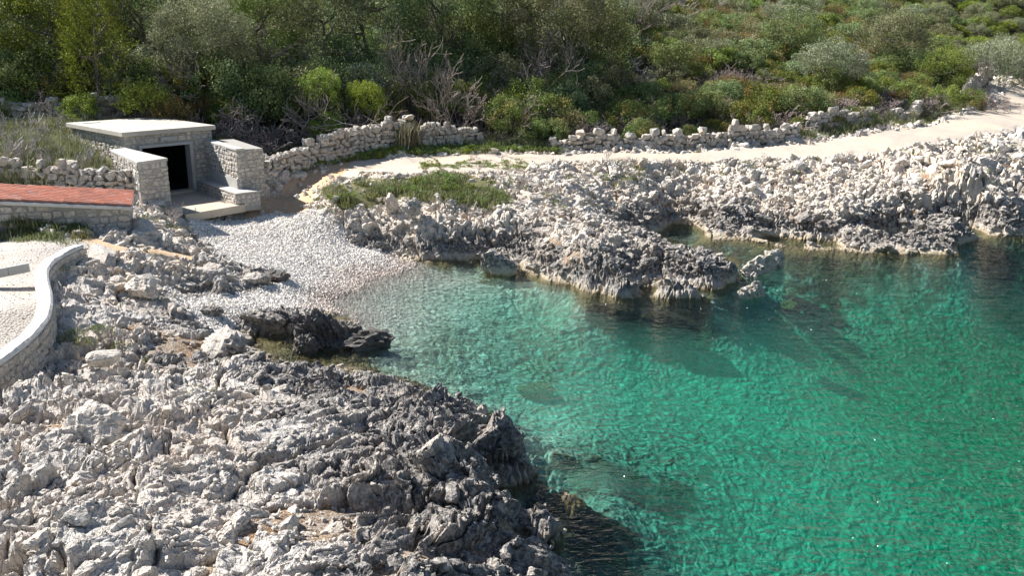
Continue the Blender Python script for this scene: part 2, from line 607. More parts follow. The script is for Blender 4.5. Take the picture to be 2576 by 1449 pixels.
def scatter_stuff(name, meshes, P, ROT, SCL, IDX, parent=None, label=None, cat=None):
    """many pieces too small or too many to be single objects: one object, instanced by geometry nodes"""
    PROTO_N[0] += 1
    pc = bpy.data.collections.new('%s_set' % name)
    for k, me in enumerate(meshes):
        o = bpy.data.objects.new('%s_kind_%02d_%03d' % (name, PROTO_N[0], k), me)
        pc.objects.link(o)
    me = bpy.data.meshes.new(name)
    n = len(P)
    me.vertices.add(n)
    me.vertices.foreach_set('co', np.asarray(P, np.float32).ravel())
    a = me.attributes.new('rot', 'FLOAT_VECTOR', 'POINT')
    a.data.foreach_set('vector', np.asarray(ROT, np.float32).ravel())
    a = me.attributes.new('scl', 'FLOAT_VECTOR', 'POINT')
    a.data.foreach_set('vector', np.asarray(SCL, np.float32).ravel())
    a = me.attributes.new('idx', 'INT', 'POINT')
    a.data.foreach_set('value', np.asarray(IDX, np.int32))
    me.update()
    o = link(name, me, parent)
    g = bpy.data.node_groups.new(name + '_nodes', 'GeometryNodeTree')
    g.interface.new_socket('Geometry', in_out='INPUT', socket_type='NodeSocketGeometry')
    g.interface.new_socket('Geometry', in_out='OUTPUT', socket_type='NodeSocketGeometry')
    gi, go = g.nodes.new('NodeGroupInput'), g.nodes.new('NodeGroupOutput')
    ci = g.nodes.new('GeometryNodeCollectionInfo')
    ci.inputs['Collection'].default_value = pc
    ci.inputs['Separate Children'].default_value = True
    ci.inputs['Reset Children'].default_value = True
    ip = g.nodes.new('GeometryNodeInstanceOnPoints')
    ip.inputs['Pick Instance'].default_value = True
    na = {}
    for nm, dt in (('rot', 'FLOAT_VECTOR'), ('scl', 'FLOAT_VECTOR'), ('idx', 'INT')):
        q = g.nodes.new('GeometryNodeInputNamedAttribute')
        q.data_type = dt
        q.inputs['Name'].default_value = nm
        na[nm] = q
    er = g.nodes.new('FunctionNodeEulerToRotation')
    g.links.new(na['rot'].outputs[0], er.inputs[0])
    g.links.new(gi.outputs[0], ip.inputs['Points'])
    g.links.new(ci.outputs[0], ip.inputs['Instance'])
    g.links.new(na['idx'].outputs[0], ip.inputs['Instance Index'])
    g.links.new(er.outputs[0], ip.inputs['Rotation'])
    g.links.new(na['scl'].outputs[0], ip.inputs['Scale'])
    g.links.new(ip.outputs[0], go.inputs[0])
    md = o.modifiers.new('scatter', 'NODES')
    md.node_group = g
    tag(o, label, cat, None, 'stuff')
    return o


# ------------------------------------------------------------------ stone prototypes
def hull_stone(seed, n=16, boxy=0.5):
    """angular stone in a unit box, a few dozen triangles"""
    r = random.Random(seed)
    bm = bmesh.new()
    for k in range(n):
        while True:
            d = Vector((r.gauss(0, 1), r.gauss(0, 1), r.gauss(0, 1)))
            if d.length > 0.1:
                break
        d.normalize()
        q = d * (1 - boxy) + Vector([math.copysign(min(1, abs(c) * 1.9), c) for c in d]) * boxy
        q = Vector([max(-1, min(1, c)) for c in q]) * r.uniform(0.86, 1.0)
        bm.verts.new(q * 0.55)
    bmesh.ops.convex_hull(bm, input=bm.verts)
    for v in [v for v in bm.verts if not v.link_faces]:
        bm.verts.remove(v)
    return bm


def stone_set(name, cnt, mat, n=16, boxy=0.5, bev=0.05):
    out = []
    for k in range(cnt):
        bm = hull_stone(hash((name, k)) % 100000 if False else k * 31 + len(name) * 7, n, boxy)
        if bev:
            bmesh.ops.dissolve_limit(bm, angle_limit=R(14), verts=bm.verts, edges=bm.edges)
            bmesh.ops.bevel(bm, geom=list(bm.edges), offset=bev, segments=1, affect='EDGES')
        bmesh.ops.triangulate(bm, faces=bm.faces)
        out.append(bm_mesh('%s_%d' % (name, k), bm, mat))
    return out


def boulder_mesh(name, seed, mat, sub=4, planes=14, rough=0.12, flat=1.0, pits=0.05, strata=0.0):
    """block cut by random planes and pitted by weather; unit radius"""
    r = np.random.default_rng(seed)
    bm = bmesh.new()
    bmesh.ops.create_icosphere(bm, subdivisions=sub, radius=1.0)
    V = np.array([v.co[:] for v in bm.verts])
    N = r.normal(size=(planes, 3))
    N /= np.linalg.norm(N, axis=1)[:, None]
    H = r.uniform(0.62, 1.0, planes)
    dn = V @ N.T
    rad = np.where(dn > 0.05, H / np.maximum(dn, 0.05), 9).min(1)
    rad = np.minimum(rad, 1.3)
    s = float(seed % 97)
    q = V * rad[:, None]
    a = q[:, 0] * 1.7 + q[:, 2] * 0.9 + s
    b = q[:, 1] * 1.7 - q[:, 2] * 0.7 + s * 1.7
    f1, f2, rr, _, _ = voro(a * 1.6, b * 1.6, seed)
    rad = rad * (1 + rough * (rr[0] - 0.5) - rough * 0.8 * np.clip(1 - (f2 - f1) / 0.16, 0, 1))
    f1, f2, rr, _, _ = voro(a * 4.2 + 3, b * 4.2, seed + 5)
    rad = rad * (1 + pits * 1.4 * (rr[0] - 0.5) - pits * np.clip(1 - (f2 - f1) / 0.2, 0, 1))
    rad = rad + pits * 1.2 * (fbm(a * 7, b * 7, seed, 3) - 0.5)
    q = V * rad[:, None]
    if strata:
        q = q + strata * 0.10 * np.sin(9 * (q @ np.array([0.55, -0.3, 0.75])) + 2 * fbm(a, b, 3, 2))[:, None] * V
    q[:, 2] *= flat
    for v, c in zip(bm.verts, q):
        v.co = c
    return bm_mesh(name, bm, mat)

# ------------------------------------------------------------------ the lie of the land
# surveyed spots: photo position and height above the sea
SPOTS = [
    # near rock shelf
    (-200, 1000, 2.0), (0, 1010, 1.75), (0, 1200, 2.15), (0, 1449, 2.3), (-300, 1449, 2.4), (300, 1100, 2.15), (300, 1300, 2.25),
    (300, 1600, 2.3), (600, 1100, 1.85), (600, 1250, 1.95), (600, 1449, 2.15), (800, 1100, 1.6), (900, 1000, 1.05), (850, 1250, 1.75), (900, 1449, 1.95),
    (1000, 1120, 1.35), (1080, 1250, 1.55), (1100, 1400, 1.65), (1100, 1040, 0.95), (1200, 1130, 1.15), (1250, 1220, 1.3),
    (1240, 1330, 1.3), (1150, 1449, 1.5), (1000, 1700, 1.8), (600, 1800, 2.2),
    (900, 940, 0.10), (960, 960, 0.30), (1040, 985, 0.45), (1150, 1005, 0.55), (1195, 1055, 0.45), (1250, 1095, 0.5), (1320, 1120, 0.7), (1370, 1165, 0.55),
    (1340, 1230, 0.95), (1310, 1300, 1.0), (1270, 1370, 1.1), (1200, 1449, 1.25), (1180, 1600, 1.3),
    (1400, 1200, 0.25), (1435, 1228, 0.08), (1400, 1245, 0.03), (1450, 1240, -0.25),
    # sea bed just off the near shelf
    (960, 920, -0.35), (1060, 945, -0.55), (1200, 985, -0.9), (1280, 1060, -1.1), (1400, 1110, -1.1), (1480, 1180, -1.0), (1500, 1270, -1.0),
    (1400, 1310, -1.3), (1370, 1400, -1.5), (1320, 1449, -1.6), (1300, 1600, -1.7), (1450, 1400, -0.75), (1480, 1449, -0.8), (1550, 1449, -1.3), (1560, 1330, -1.1),
    # upper left of the shelf, slope under the parapet
    (0, 950, 1.65), (150, 870, 1.6), (150, 760, 1.75), (240, 930, 1.55), (250, 760, 1.6), (250, 660, 1.75), (400, 900, 1.3), (400, 800, 1.2), (350, 700, 1.5), (450, 700, 1.15),
    (550, 690, 1.0), (650, 680, 0.75), (700, 700, 0.6), (520, 720, 0.85), (600, 780, 0.55), (560, 850, 0.75), (500, 960, 1.35), (620, 960, 1.1),
    (760, 960, 0.75), (640, 900, 0.25), (700, 800, 0.30), (640, 850, -0.02), (680, 870, -0.10), (720, 900, -0.12), (750, 930, -0.05), (800, 930, -0.10), (850, 925, -0.15),
    (830, 850, 0.05), (930, 860, -0.1), (1010, 850, -0.3), (780, 770, 0.10), (860, 790, -0.04),
    # terrace and lane on the left
    (-100, 760, 2.22), (0, 780, 2.22), (60, 760, 2.22), (0, 620, 2.22), (120, 620, 2.2), (200, 600, 2.15), (-200, 640, 2.22), (260, 605, 2.05), (330, 630, 1.9), (420, 635, 1.6), (470, 640, 1.3),
    (300, 575, 2.1), (400, 570, 1.75), (440, 545, 1.75), (0, 585, 2.25), (-200, 580, 2.3), (150, 588, 2.2), (0, 552, 2.65), (-200, 550, 2.7), (110, 562, 2.45), (220, 585, 2.15),
    # beach
    (480, 600, 1.15), (560, 545, 1.20), (600, 600, 0.95), (660, 530, 1.30), (700, 560, 1.1), (760, 600, 0.80), (700, 650, 0.65), (850, 620, 0.55), (800, 700, 0.22), (850, 720, 0.06),
    (900, 690, 0.06), (950, 640, 0.30), (1000, 655, 0.06), (1060, 662, 0.0), (650, 740, 0.45), (450, 750, 0.85), (740, 740, 0.25), (790, 752, 0.05),
    (950, 720, -0.10), (1050, 700, -0.12), (1000, 790, -0.22), (1150, 700, -0.18), (1130, 800, -0.45), (1250, 730, -0.4), (1300, 850, -0.9), (1150, 880, -0.6),
    (1420, 800, -0.9), (1500, 900, -1.4), (1400, 1000, -1.35), (1600, 840, -1.0), (1600, 1100, -1.9), (1700, 950, -2.0), (1650, 1300, -1.8),
    # bunker yard and what lies around it
    (500, 548, 1.35), (330, 505, 2.2), (200, 495, 2.35), (0, 490, 2.45), (-200, 490, 2.45),
    (280, 410, 3.2), (100, 400, 3.35), (0, 390, 3.4), (-200, 390, 3.4), (200, 350, 3.7), (0, 360, 3.6), (60, 330, 3.9), (0, 310, 4.15), (-200, 310, 4.15),
    (690, 490, 1.6), (640, 500, 1.68), (720, 450, 1.75), (760, 470, 1.75), (660, 400, 3.0), (750, 420, 2.3), (800, 400, 2.45), (1000, 370, 2.65),
    # headland
    (790, 510, 1.6), (800, 470, 2.0), (850, 540, 1.45), (850, 480, 2.15), (900, 570, 1.05), (900, 600, 0.6), (930, 605, 0.55), (980, 632, 0.25), (1000, 560, 1.2), (1000, 600, 0.68), (1000, 642, 0.12), (1000, 510, 1.75), (1000, 480, 2.05), (1100, 455, 2.4),
    (1050, 595, 0.82), (1050, 655, 0.02), (1100, 590, 0.88), (1100, 640, 0.18), (1100, 655, 0.0), (1200, 590, 0.9), (1200, 655, 0.0), (1150, 530, 1.6), (1250, 500, 1.85), (1300, 470, 2.15),
    (1300, 560, 1.3), (1330, 600, 0.9), (1310, 665, 0.1), (1290, 690, -0.1), (1360, 690, 0.0), (1380, 620, 0.85), (1430, 660, 0.7), (1430, 715, 0.0), (1500, 600, 1.05), (1500, 680, 0.7),
    (1480, 748, -0.02), (1560, 700, 0.6), (1600, 640, 0.85), (1600, 752, 0.0), (1680, 690, 0.65), (1700, 755, -0.02), (1750, 700, 0.6), (1780, 745, 0.0), (1800, 690, 0.45), (1850, 690, 0.12), (1880, 700, -0.5),
    (1840, 655, -0.15), (1760, 640, 0.0), (1680, 610, 0.0), (1640, 585, 0.0), (1600, 580, 0.45), (1520, 540, 0.9), (1450, 480, 1.9), 
     (1690, 580, -0.25), (1760, 610, -0.5), (1350, 430, 2.35),
    # sea bed off the headland and coast
    (1500, 790, -0.65), (1600, 800, -0.62), (1720, 810, -0.75), (1650, 770, -0.5), (1750, 775, -0.55), (1850, 800, -1.05), (1900, 720, -0.7), (1850, 640, -0.5), (1950, 640, -0.7), (1960, 700, -0.75), (2050, 660, -0.9), (2100, 720, -1.1), (2250, 680, -1.4), (2400, 680, -2.0),
    (2500, 640, -2.2), (1950, 760, -1.0), (2200, 800, -1.8), (2450, 800, -3.0), (1900, 900, -1.7), (2200, 950, -3.0), (2000, 1100, -2.6), (1800, 1200, -2.2), (2000, 1350, -2.7), (2300, 1200, -3.2),
    (2500, 1000, -3.6), (2500, 1400, -3.6), (1750, 1449, -2.2), (2100, 1600, -3.0), (2800, 700, -4.2), (3000, 1100, -4.8),
    # path
    (780, 480, 1.85), (850, 445, 2.15), (950, 420, 2.35), (1100, 408, 2.45), (1250, 402, 2.5), (1400, 397, 2.5), (1700, 393, 2.5), (2000, 380, 2.6), (2300, 352, 2.8), (2450, 315, 2.95), (2576, 278, 3.1), (2750, 240, 3.2),
    (1400, 380, 2.65), (1700, 368, 2.7), (2000, 350, 2.8), (2300, 310, 3.05), (2450, 270, 3.2), (2576, 225, 3.4),
]
HILL = [  # spots up the slope, x y z
    (8, 52, 3.6), (8, 58, 4.9), (8, 66, 6.7), (8, 80, 9.6), (8, 115, 17), (18, 55, 3.9), (18, 62, 5.2), (18, 75, 7.6), (24, 62, 4.4), (24, 75, 7.0), (24, 115, 15), (32, 68, 4.2), (40, 82, 6.2), (40, 115, 13), (60, 110, 13), (80, 130, 20), (60, 75, 3.0), (45, 62, 1.6),
    (0, 48, 3.1), (0, 55, 4.6), (0, 65, 7.0), (0, 115, 17), (-6, 46, 3.0), (-8, 52, 3.8), (-8, 62, 6.2), (-14, 47, 4.0), (-20, 46, 4.3), (-28, 48, 4.4), (-20, 56, 5.4), (-35, 60, 5.6), (-20, 68, 7.4), (-20, 115, 16), (-60, 115, 14), (-60, 60, 4), (-35, 40, 3.7), (-30, 30, 2.5), (-25, 20, 2.4), (-15, 10, 2.4), (-15, 2, 2.4),
    (0, 4, 1.6), (2.5, 8, -1.0), (6, 6, -3.5), (20, 8, -6), (40, 20, -7), (60, 40, -7), (-4, 8, 2.0),
]
# straight falls from the path edge to the water, by column: water line, path edge, height of the edge
FALLS = [(1640, 587, 1600, 407, 2.4), (1700, 562, 1690, 405, 2.4), (1750, 566, 1760, 404, 2.4), (1770, 588, 1830, 403, 2.42), (1850, 603, 1900, 401, 2.45), (1950, 604, 1990, 399, 2.48), (2050, 620, 2080, 394, 2.5), (2150, 634, 2170, 386, 2.55),
         (2250, 636, 2260, 377, 2.6), (2340, 638, 2340, 364, 2.7), (2420, 634, 2420, 350, 2.78), (2470, 600, 2490, 334, 2.84), (2576, 552, 2600, 308, 2.9), (2700, 520, 2740, 280, 2.95), (2900, 470, 2950, 230, 3.0)]
FALL_PTS = []
for (ax_, ay_, bx_, by_, bz_) in FALLS:
    A_, B_ = W(ax_, ay_, 0.0), W(bx_, by_, bz_)
    for f_ in (0.0, 0.12, 0.35, 0.65, 0.95):
        FALL_PTS.append((A_[0] + (B_[0] - A_[0]) * f_, A_[1] + (B_[1] - A_[1]) * f_, bz_ * f_ ** 0.75))
CP = np.array([W(*s) for s in SPOTS] + FALL_PTS + [tuple(map(float, h)) for h in HILL])
KC = 0.55


def _kern(x, y):
    return np.sqrt((x[:, None] - CP[None, :, 0]) ** 2 + (y[:, None] - CP[None, :, 1]) ** 2 + KC * KC)


_n = len(CP)
_A = np.zeros((_n + 3, _n + 3))
_A[:_n, :_n] = _kern(CP[:, 0], CP[:, 1]) - np.eye(_n) * 0.04
_A[:_n, _n] = 1
_A[:_n, _n + 1:] = CP[:, :2]
_A[_n, :_n] = 1
_A[_n + 1:, :_n] = CP[:, :2].T
_w = np.linalg.solve(_A, np.concatenate([CP[:, 2], np.zeros(3)]))


def base_z(x, y):
    sh = np.shape(x)
    x, y = np.ravel(x).astype(np.float64), np.ravel(y).astype(np.float64)
    out = np.empty(len(x))
    cx, cy_, w32 = CP[:, 0].astype(np.float32), CP[:, 1].astype(np.float32), _w[:_n].astype(np.float32)
    for i in range(0, len(x), 20000):
        k = x[i:i + 20000].astype(np.float32)[:, None] - cx
        k *= k
        k2 = y[i:i + 20000].astype(np.float32)[:, None] - cy_
        k2 *= k2
        k += k2
        k += KC * KC
        np.sqrt(k, out=k)
        out[i:i + 20000] = k @ w32 + _w[_n] + _w[_n + 1] * x[i:i + 20000] + _w[_n + 2] * y[i:i + 20000]
    return out.reshape(sh)


def zone(pts):
    return [W(*p)[:2] for p in pts]


Z_BEACH = zone([(480, 575, 1.25), (510, 552, 1.25), (600, 546, 1.2), (690, 536, 1.25), (770, 534, 1.35), (800, 552, 1.15), (850, 582, 0.85), (930, 622, 0.45), (1000, 645, 0.15),
                (1075, 662, 0.0), (1200, 690, -0.1), (1250, 760, -0.4), (1100, 860, -0.5), (980, 900, -0.3), (880, 800, -0.05), (800, 775, 0.1), (740, 775, 0.2), (690, 785, 0.3), (600, 790, 0.5), (540, 830, 0.75), (490, 800, 0.8), (430, 765, 0.9), (420, 735, 1.0),
                (520, 740, 0.8), (590, 745, 0.6), (660, 730, 0.55), (720, 715, 0.45), (715, 680, 0.6), (640, 672, 0.8), (590, 660, 0.9), (520, 640, 1.05), (500, 600, 1.1)])
Z_PATH = zone([(605, 530, 1.35), (640, 505, 1.6), (690, 490, 1.6), (740, 460, 1.8), (800, 425, 2.2), (900, 408, 2.4), (1050, 398, 2.5), (1250, 392, 2.5), (1450, 389, 2.55), (1700, 384, 2.6), (1900, 373, 2.65), (2100, 356, 2.75), (2300, 330, 2.9),
               (2420, 298, 3.0), (2500, 265, 3.15), (2576, 242, 3.3), (2800, 190, 3.4), (2900, 230, 3.1), (2700, 285, 2.95), (2576, 313, 2.9), (2440, 345, 2.8), (2250, 378, 2.6), (2050, 395, 2.5), (1850, 402, 2.45), (1700, 404, 2.4), (1500, 406, 2.4), (1380, 408, 2.4),
               (1300, 425, 2.4), (1200, 440, 2.4), (1060, 440, 2.4), (940, 440, 2.25), (860, 462, 2.05), (800, 490, 1.75), (775, 534, 1.38), (690, 538, 1.25), (610, 547, 1.2)])
Z_GRASS = zone([(850, 472, 2.05), (930, 455, 2.2), (1060, 457, 2.3), (1200, 447, 2.35), (1255, 460, 2.3), (1270, 490, 2.1), (1220, 505, 1.95), (1100, 492, 2.05), (1000, 498, 1.9), (930, 512, 1.8), (860, 508, 1.85), (835, 490, 1.95)])
Z_VERGE = zone([(700, 470, 1.7), (760, 425, 2.1), (850, 390, 2.5), (1000, 372, 2.65), (1200, 360, 2.7), (1400, 365, 2.7), (1400, 386, 2.55), (1200, 390, 2.5), (1000, 398, 2.5), (860, 412, 2.35), (760, 448, 1.9)])
Z_TERR = zone([(-300, 590, 2.22), (0, 588, 2.22), (120, 600, 2.2), (230, 610, 2.1), (195, 622, 2.22), (120, 650, 2.22), (100, 700, 2.22), (105, 760, 2.22), (70, 830, 2.22), (0, 880, 2.22), (-300, 1060, 2.22)])
Z_LANE = zone([(200, 605, 2.1), (240, 600, 2.1), (330, 625, 1.9), (430, 628, 1.6), (500, 640, 1.2), (560, 655, 1.0), (470, 665, 1.2), (380, 650, 1.6), (300, 640, 1.8), (230, 618, 2.05)])
Z_YARD = zone([(-300, 490, 2.5), (0, 485, 2.45), (330, 505, 2.2), (420, 520, 1.7), (430, 505, 1.6), (395, 440, 2.6), (290, 400, 2.8), (250, 330, 3.0), (0, 300, 3.1), (-300, 300, 3.1)])
HILL_EDGE = [(-60, 30), (-35, 41), (-21, 43.5), (-15, 43.5), (-12.3, 41.6), (-10.6, 42.6), (-8, 44.8), (-5, 46.4), (0, 46.0), (4, 46.3), (10, 47.3), (18, 50.3), (24, 54.5), (28, 59), (34, 68), (42, 80), (60, 100), (120, 150), (120, 400), (-200, 400), (-200, 30)]


_ca, _sa = math.cos(R(46.0)), math.sin(R(46.0))
BO = Vector((-15.8, 37.5, 1.70))


def loc2w(s, o):
    """shelter plan (along the front, outwards) to ground plan"""
    return (BO.x + s * _ca + o * _sa, BO.y + s * _sa - o * _ca)


def w2loc(px, py, z):
    x, y, _ = W(px, py, z)
    dx, dy = x - BO.x, y - BO.y
    return (dx * _ca + dy * _sa, dx * _sa - dy * _ca)


Z_COURT = [loc2w(*q) for q in ((-0.05, -5.8), (-0.05, 4.9), (2.9, 4.9), (3.75, 4.35), (3.9, 0.0), (3.9, -5.8))]


def rock_relief(x, y):
    wx = x + 0.5 * (fbm(x * 0.8, y * 0.8, 41, 3) - 0.5)
    wy = y + 0.5 * (fbm(x * 0.8 + 31, y * 0.8, 43, 3) - 0.5)
    a = wx * 0.45 + wy * 0.893
    b = wx * 0.893 - wy * 0.45
    h = np.zeros_like(x)
    worn = sstep(0.50, 0.64, fbm(x * 0.42 + 7, y * 0.42, 55, 3))     # patches worn to smoother slabs
    # beds and big blocks, blocks, chips; each cell has its own level and dip
    for (sa, sb, hv, tilt, crk, cw, mean, seed) in ((2.1, 1.15, 0.26, 0.16, 0.30, 0.07, 0.10, 101), (0.80, 0.46, 0.19, 0.30, 0.20, 0.11, 0.14, 203), (0.31, 0.20, 0.085, 0.40, 0.09, 0.14, 0.12, 307)):
        f1, f2, r, ox, oy = voro(a / sa, b / sb, seed)
        k_ = 1.0 if seed == 101 else 1 - (0.45 if seed == 203 else 0.8) * worn
        h = h + k_ * (hv * (r[0] - 0.5) + (r[1] - 0.5) * 2 * tilt * ox * sa + ((r[2] - 0.5) * 2 * tilt - mean) * oy * sb)
        h = h - k_ * crk * np.clip(1 - (f2 - f1) / cw, 0, 1) ** 1.5
    h = h + 0.07 * (1 - 2 * np.abs(fbm(a * 3.1, b * 5.2, 77, 4) - 0.5) * 2) - 0.03
    h = h + 0.035 * (fbm(x * 14, y * 14, 79, 2) - 0.5)
    return h


def height(x, y, full=False):
    """surface height and what the surface is"""
    x = np.asarray(x, np.float64)
    y = np.asarray(y, np.float64)
    z = base_z(x, y)
    wob = 0.5 * (fbm(x * 0.9, y * 0.9, 11, 3) - 0.5) + 0.25 * (fbm(x * 4, y * 4, 13, 2) - 0.5)
    s = {k: poly_sd(x, y, p) + wob * w for k, p, w in (('beach', Z_BEACH, 1), ('path', Z_PATH, 0.8), ('grass', Z_GRASS, 1.0), ('verge', Z_VERGE, 1.2), ('terr', Z_TERR, 0.0), ('lane', Z_LANE, 1.0), ('yard', Z_YARD, 0.5), ('hill', HILL_EDGE, 1.0))}
    soft = np.zeros_like(x)
    for k, w in (('beach', 0.35), ('path', 0.5), ('grass', 0.5), ('verge', 0.4), ('terr', 0.15), ('lane', 0.3), ('yard', 0.3), ('hill', 0.5)):
        soft = np.maximum(soft, sstep(-w, w * 0.5, s[k]))
    rel = rock_relief(x + 0.75 * z, y + 1.0 * z)                # the beds run on down the steep faces
    # relief dies out on the sea bed
    depth = sstep(-0.35, -1.3, z)
    amp = (1 - soft) * (1 - 0.75 * depth) * (0.55 + 0.45 * sstep(0.0, 0.8, z))
    far = sstep(20, 36, y)
    amp = amp * (1.0 - 0.25 * far)
    rz = z + rel * amp
    # chippings and red earth fill the hollows of the shelf
    fill = z - 0.24 + 0.6 * (fbm(x * 0.55, y * 0.55, 61, 3) - 0.5)
    fillm = (rz < fill) & (z > 0.55) & (soft < 0.3)
    rz2 = np.where(fillm, fill + 0.02 * (fbm(x * 9, y * 9, 5, 2) - 0.5), rz)
    gentle = 0.05 * (fbm(x * 1.5, y * 1.5, 21, 4) - 0.5)
    out = rz2 + soft * gentle
    court = poly_sd(x, y, Z_COURT)
    out = np.where(court > 0, np.minimum(out, 1.45), out)
    hillm = sstep(0.0, 3.0, s['hill'])
    out = out + hillm * 0.5 * (fbm(x * 0.3, y * 0.3, 25, 3) - 0.5)
    if not full:
        return out
    return out, dict(s=s, soft=soft, fill=fillm, amp=amp, z0=z)


def hz(x, y):
    return float(height(np.array([x]), np.array([y]))[0])


def build_ground():
    na = 1020
    ang = np.radians(np.linspace(-41, 41, na))
    # rows lie closer where the ground is steep and close to the viewer
    rad = [6.5]
    while rad[-1] < 135.0:
        r = rad[-1]
        rad.append(r + (0.0006 * r ** 1.62 if r < 27 else 0.088 if r < 46 else 0.25 if r < 60 else 1.0))
    rad = np.array(rad)
    nr = len(rad)
    RR, AA = np.meshgrid(rad, ang, indexing='ij')
    X, Y = RR * np.sin(AA), RR * np.cos(AA)
    Zt, info = height(X, Y, True)
    amp = info['amp']
    s = info['s']
    # displace along the slope's own normal, so steep faces break into blocks instead of flutes
    z0 = info['z0']
    P0 = np.stack([X, Y, z0], -1)
    ta, tr = np.gradient(P0, axis=1), np.gradient(P0, axis=0)
    nn = np.cross(ta, tr)
    nn *= np.sign(nn[..., 2:3])
    nn /= np.linalg.norm(nn, axis=-1)[..., None] + 1e-12
    nn[..., 2] += 0.25
    nn /= np.linalg.norm(nn, axis=-1)[..., None]
    disp = (Zt - z0) * np.clip(amp * 1.6, 0, 1)
    flat = (Zt - z0) - disp
    # blocks lean and overhang a little
    dx = (fbm(X * 2.2, Y * 2.2 + Zt * 2, 91, 3) - 0.5) * 0.34 * amp
    dy = (fbm(X * 2.2 + 50, Y * 2.2 + Zt * 2, 93, 3) - 0.5) * 0.34 * amp
    V = np.stack([X + dx + nn[..., 0] * disp, Y + dy + nn[..., 1] * disp, z0 + nn[..., 2] * disp + flat], -1).reshape(-1, 3)
    idx = np.arange(nr * na).reshape(nr, na)
    F = np.stack([idx[:-1, :-1], idx[:-1, 1:], idx[1:, 1:], idx[1:, :-1]], -1).reshape(-1, 4)

    def cell(a):
        return 0.25 * (a[:-1, :-1] + a[:-1, 1:] + a[1:, 1:] + a[1:, :-1]).ravel()
    cz, czt = cell(info['z0']), cell(Zt)
    cs = {k: cell(v) for k, v in s.items()}
    cxx, cyy = cell(X), cell(Y)
    camp = cell(amp)
    zid = np.full(len(F), 0)                                    # near shelf
    far = (cyy > 30.5) & (cxx > -9.5)
    zid[far] = 1                                               # headland
    coast = far & (cxx - 8.5 > (cyy - 40) * 0.42)
    zid[coast] = 2
    zid[(cyy > 24.5) & (cxx <= -9.5)] = 9                        # banks round the yard
    under = (cz < -0.28) & (camp < 0.62) | (cz < -0.6)
    zid[under] = 3
    zid[(cs['beach'] > 0) & (cz > -0.02)] = 4
    zid[(cs['beach'] > 0) & (cz <= -0.02)] = 3
    zid[cs['verge'] > 0] = 7
    zid[cs['path'] > 0] = 5
    zid[(cs['path'] > 0) & (cxx < -7.6)] = 10
    zid[cs['lane'] > 0] = 10
    zid[cs['grass'] > 0] = 7
    zid[cs['terr'] > 0] = 6
    zid[cs['yard'] > 0] = 7
    zid[(cs['hill'] > 0)] = 8
    zid[(cs['path'] > 0) & (cs['hill'] > 0)] = 5
    soil = info['fill'].astype(np.float32)
    k = np.ones(3) / 3
    soil = np.clip(soil * 1.0, 0, 1).ravel()
    open_sea = sstep(9, 17, X) * sstep(29, 36, Y)                  # ragged meadows only off the far coast
    weed = sstep(0.50, 0.62, fbm(X * 0.5 + 4, Y * 0.5, 71, 5)) * open_sea
    # weedy reefs close to the rocks
    for (px, py, zz, rr) in ((1420, 1400, -0.8, 1.9), (1480, 1290, -0.7, 1.0), (1580, 1190, -1.2, 1.1), (1690, 1215, -1.7, 0.8), (1560, 795, -0.7, 1.5), (1690, 812, -0.8, 1.2), (1900, 690, -0.8, 2.0), (2080, 700, -1.0, 3.0), (2250, 715, -1.5, 2.6), (1800, 640, -.3, 1.8), (2300, 655, -1.5, 3.0), (2430, 700, -2.0, 3.0), (2500, 640, -2, 3.0), (1700, 588, -.2, 2.2), (1450, 1180, -.9, .7)):
        cx_, cy_, _ = W(px, py, zz)
        d = np.hypot((X - cx_) * 0.8, Y - cy_)
        weed = np.maximum(weed, sstep(rr, rr * 0.55, d + 1.5 * (fbm(X * 1.9, Y * 1.9, 73, 5) - 0.5) * max(rr, 1.0)))
    weed = weed.ravel()
    mats = {0: ('rocky_shore', 'rock'), 1: ('rocky_headland', 'rock'), 2: ('rocky_coast', 'rock'), 3: ('sea_bed', 'seabed'), 4: ('pebble_beach', 'beach'), 5: ('gravel_path', 'path'),
            6: ('gravel_terrace', 'terrace'), 7: ('turf', 'turf'), 8: ('hillside', 'earth'), 9: ('rocky_bank', 'rock'), 10: ('earth_track', 'track')}
    res = {}
    for z in mats:
        f = F[zid == z]
        if not len(f):
            continue
        u, inv = np.unique(f, return_inverse=True)
        at = {}
        if mats[z][1] == 'rock':
            at['soil'] = soil[u]
        if z == 3:
            at['weed'] = weed[u]
        me = mesh_np(mats[z][0], V[u], inv.reshape(-1, 4), mats[z][1], at, smooth=(z not in (0, 1, 2, 9)))
        o = link(mats[z][0], me)
        tag(o, kind='structure')
        res[mats[z][0]] = o
    return res


GROUND = build_ground()


def sheet(name, x0, x1, y0, y1, z, mat):
    me = mesh_np(name, [(x0, y0, z), (x1, y0, z), (x1, y1, z), (x0, y1, z)], np.array([[0, 1, 2, 3]]), mat)
    return tag(link(name, me), kind='structure')


sheet('deep_sea_bed', -1500, 1500, -1500, 1500, -12.0, 'earth')
box_obj('sea', (-1400, -1400, -11.9), (1400, 1400, 0.0), 'water', None, 0.0)
tag(bpy.data.objects['sea'], kind='structure')

# ------------------------------------------------------------------ stone work
ST_WALL = stone_set('wall_stone', 14, 'stone', 20, 0.82, 0.05)
ST_DRY = stone_set('field_stone', 16, 'stone', 14, 0.6, 0.03)


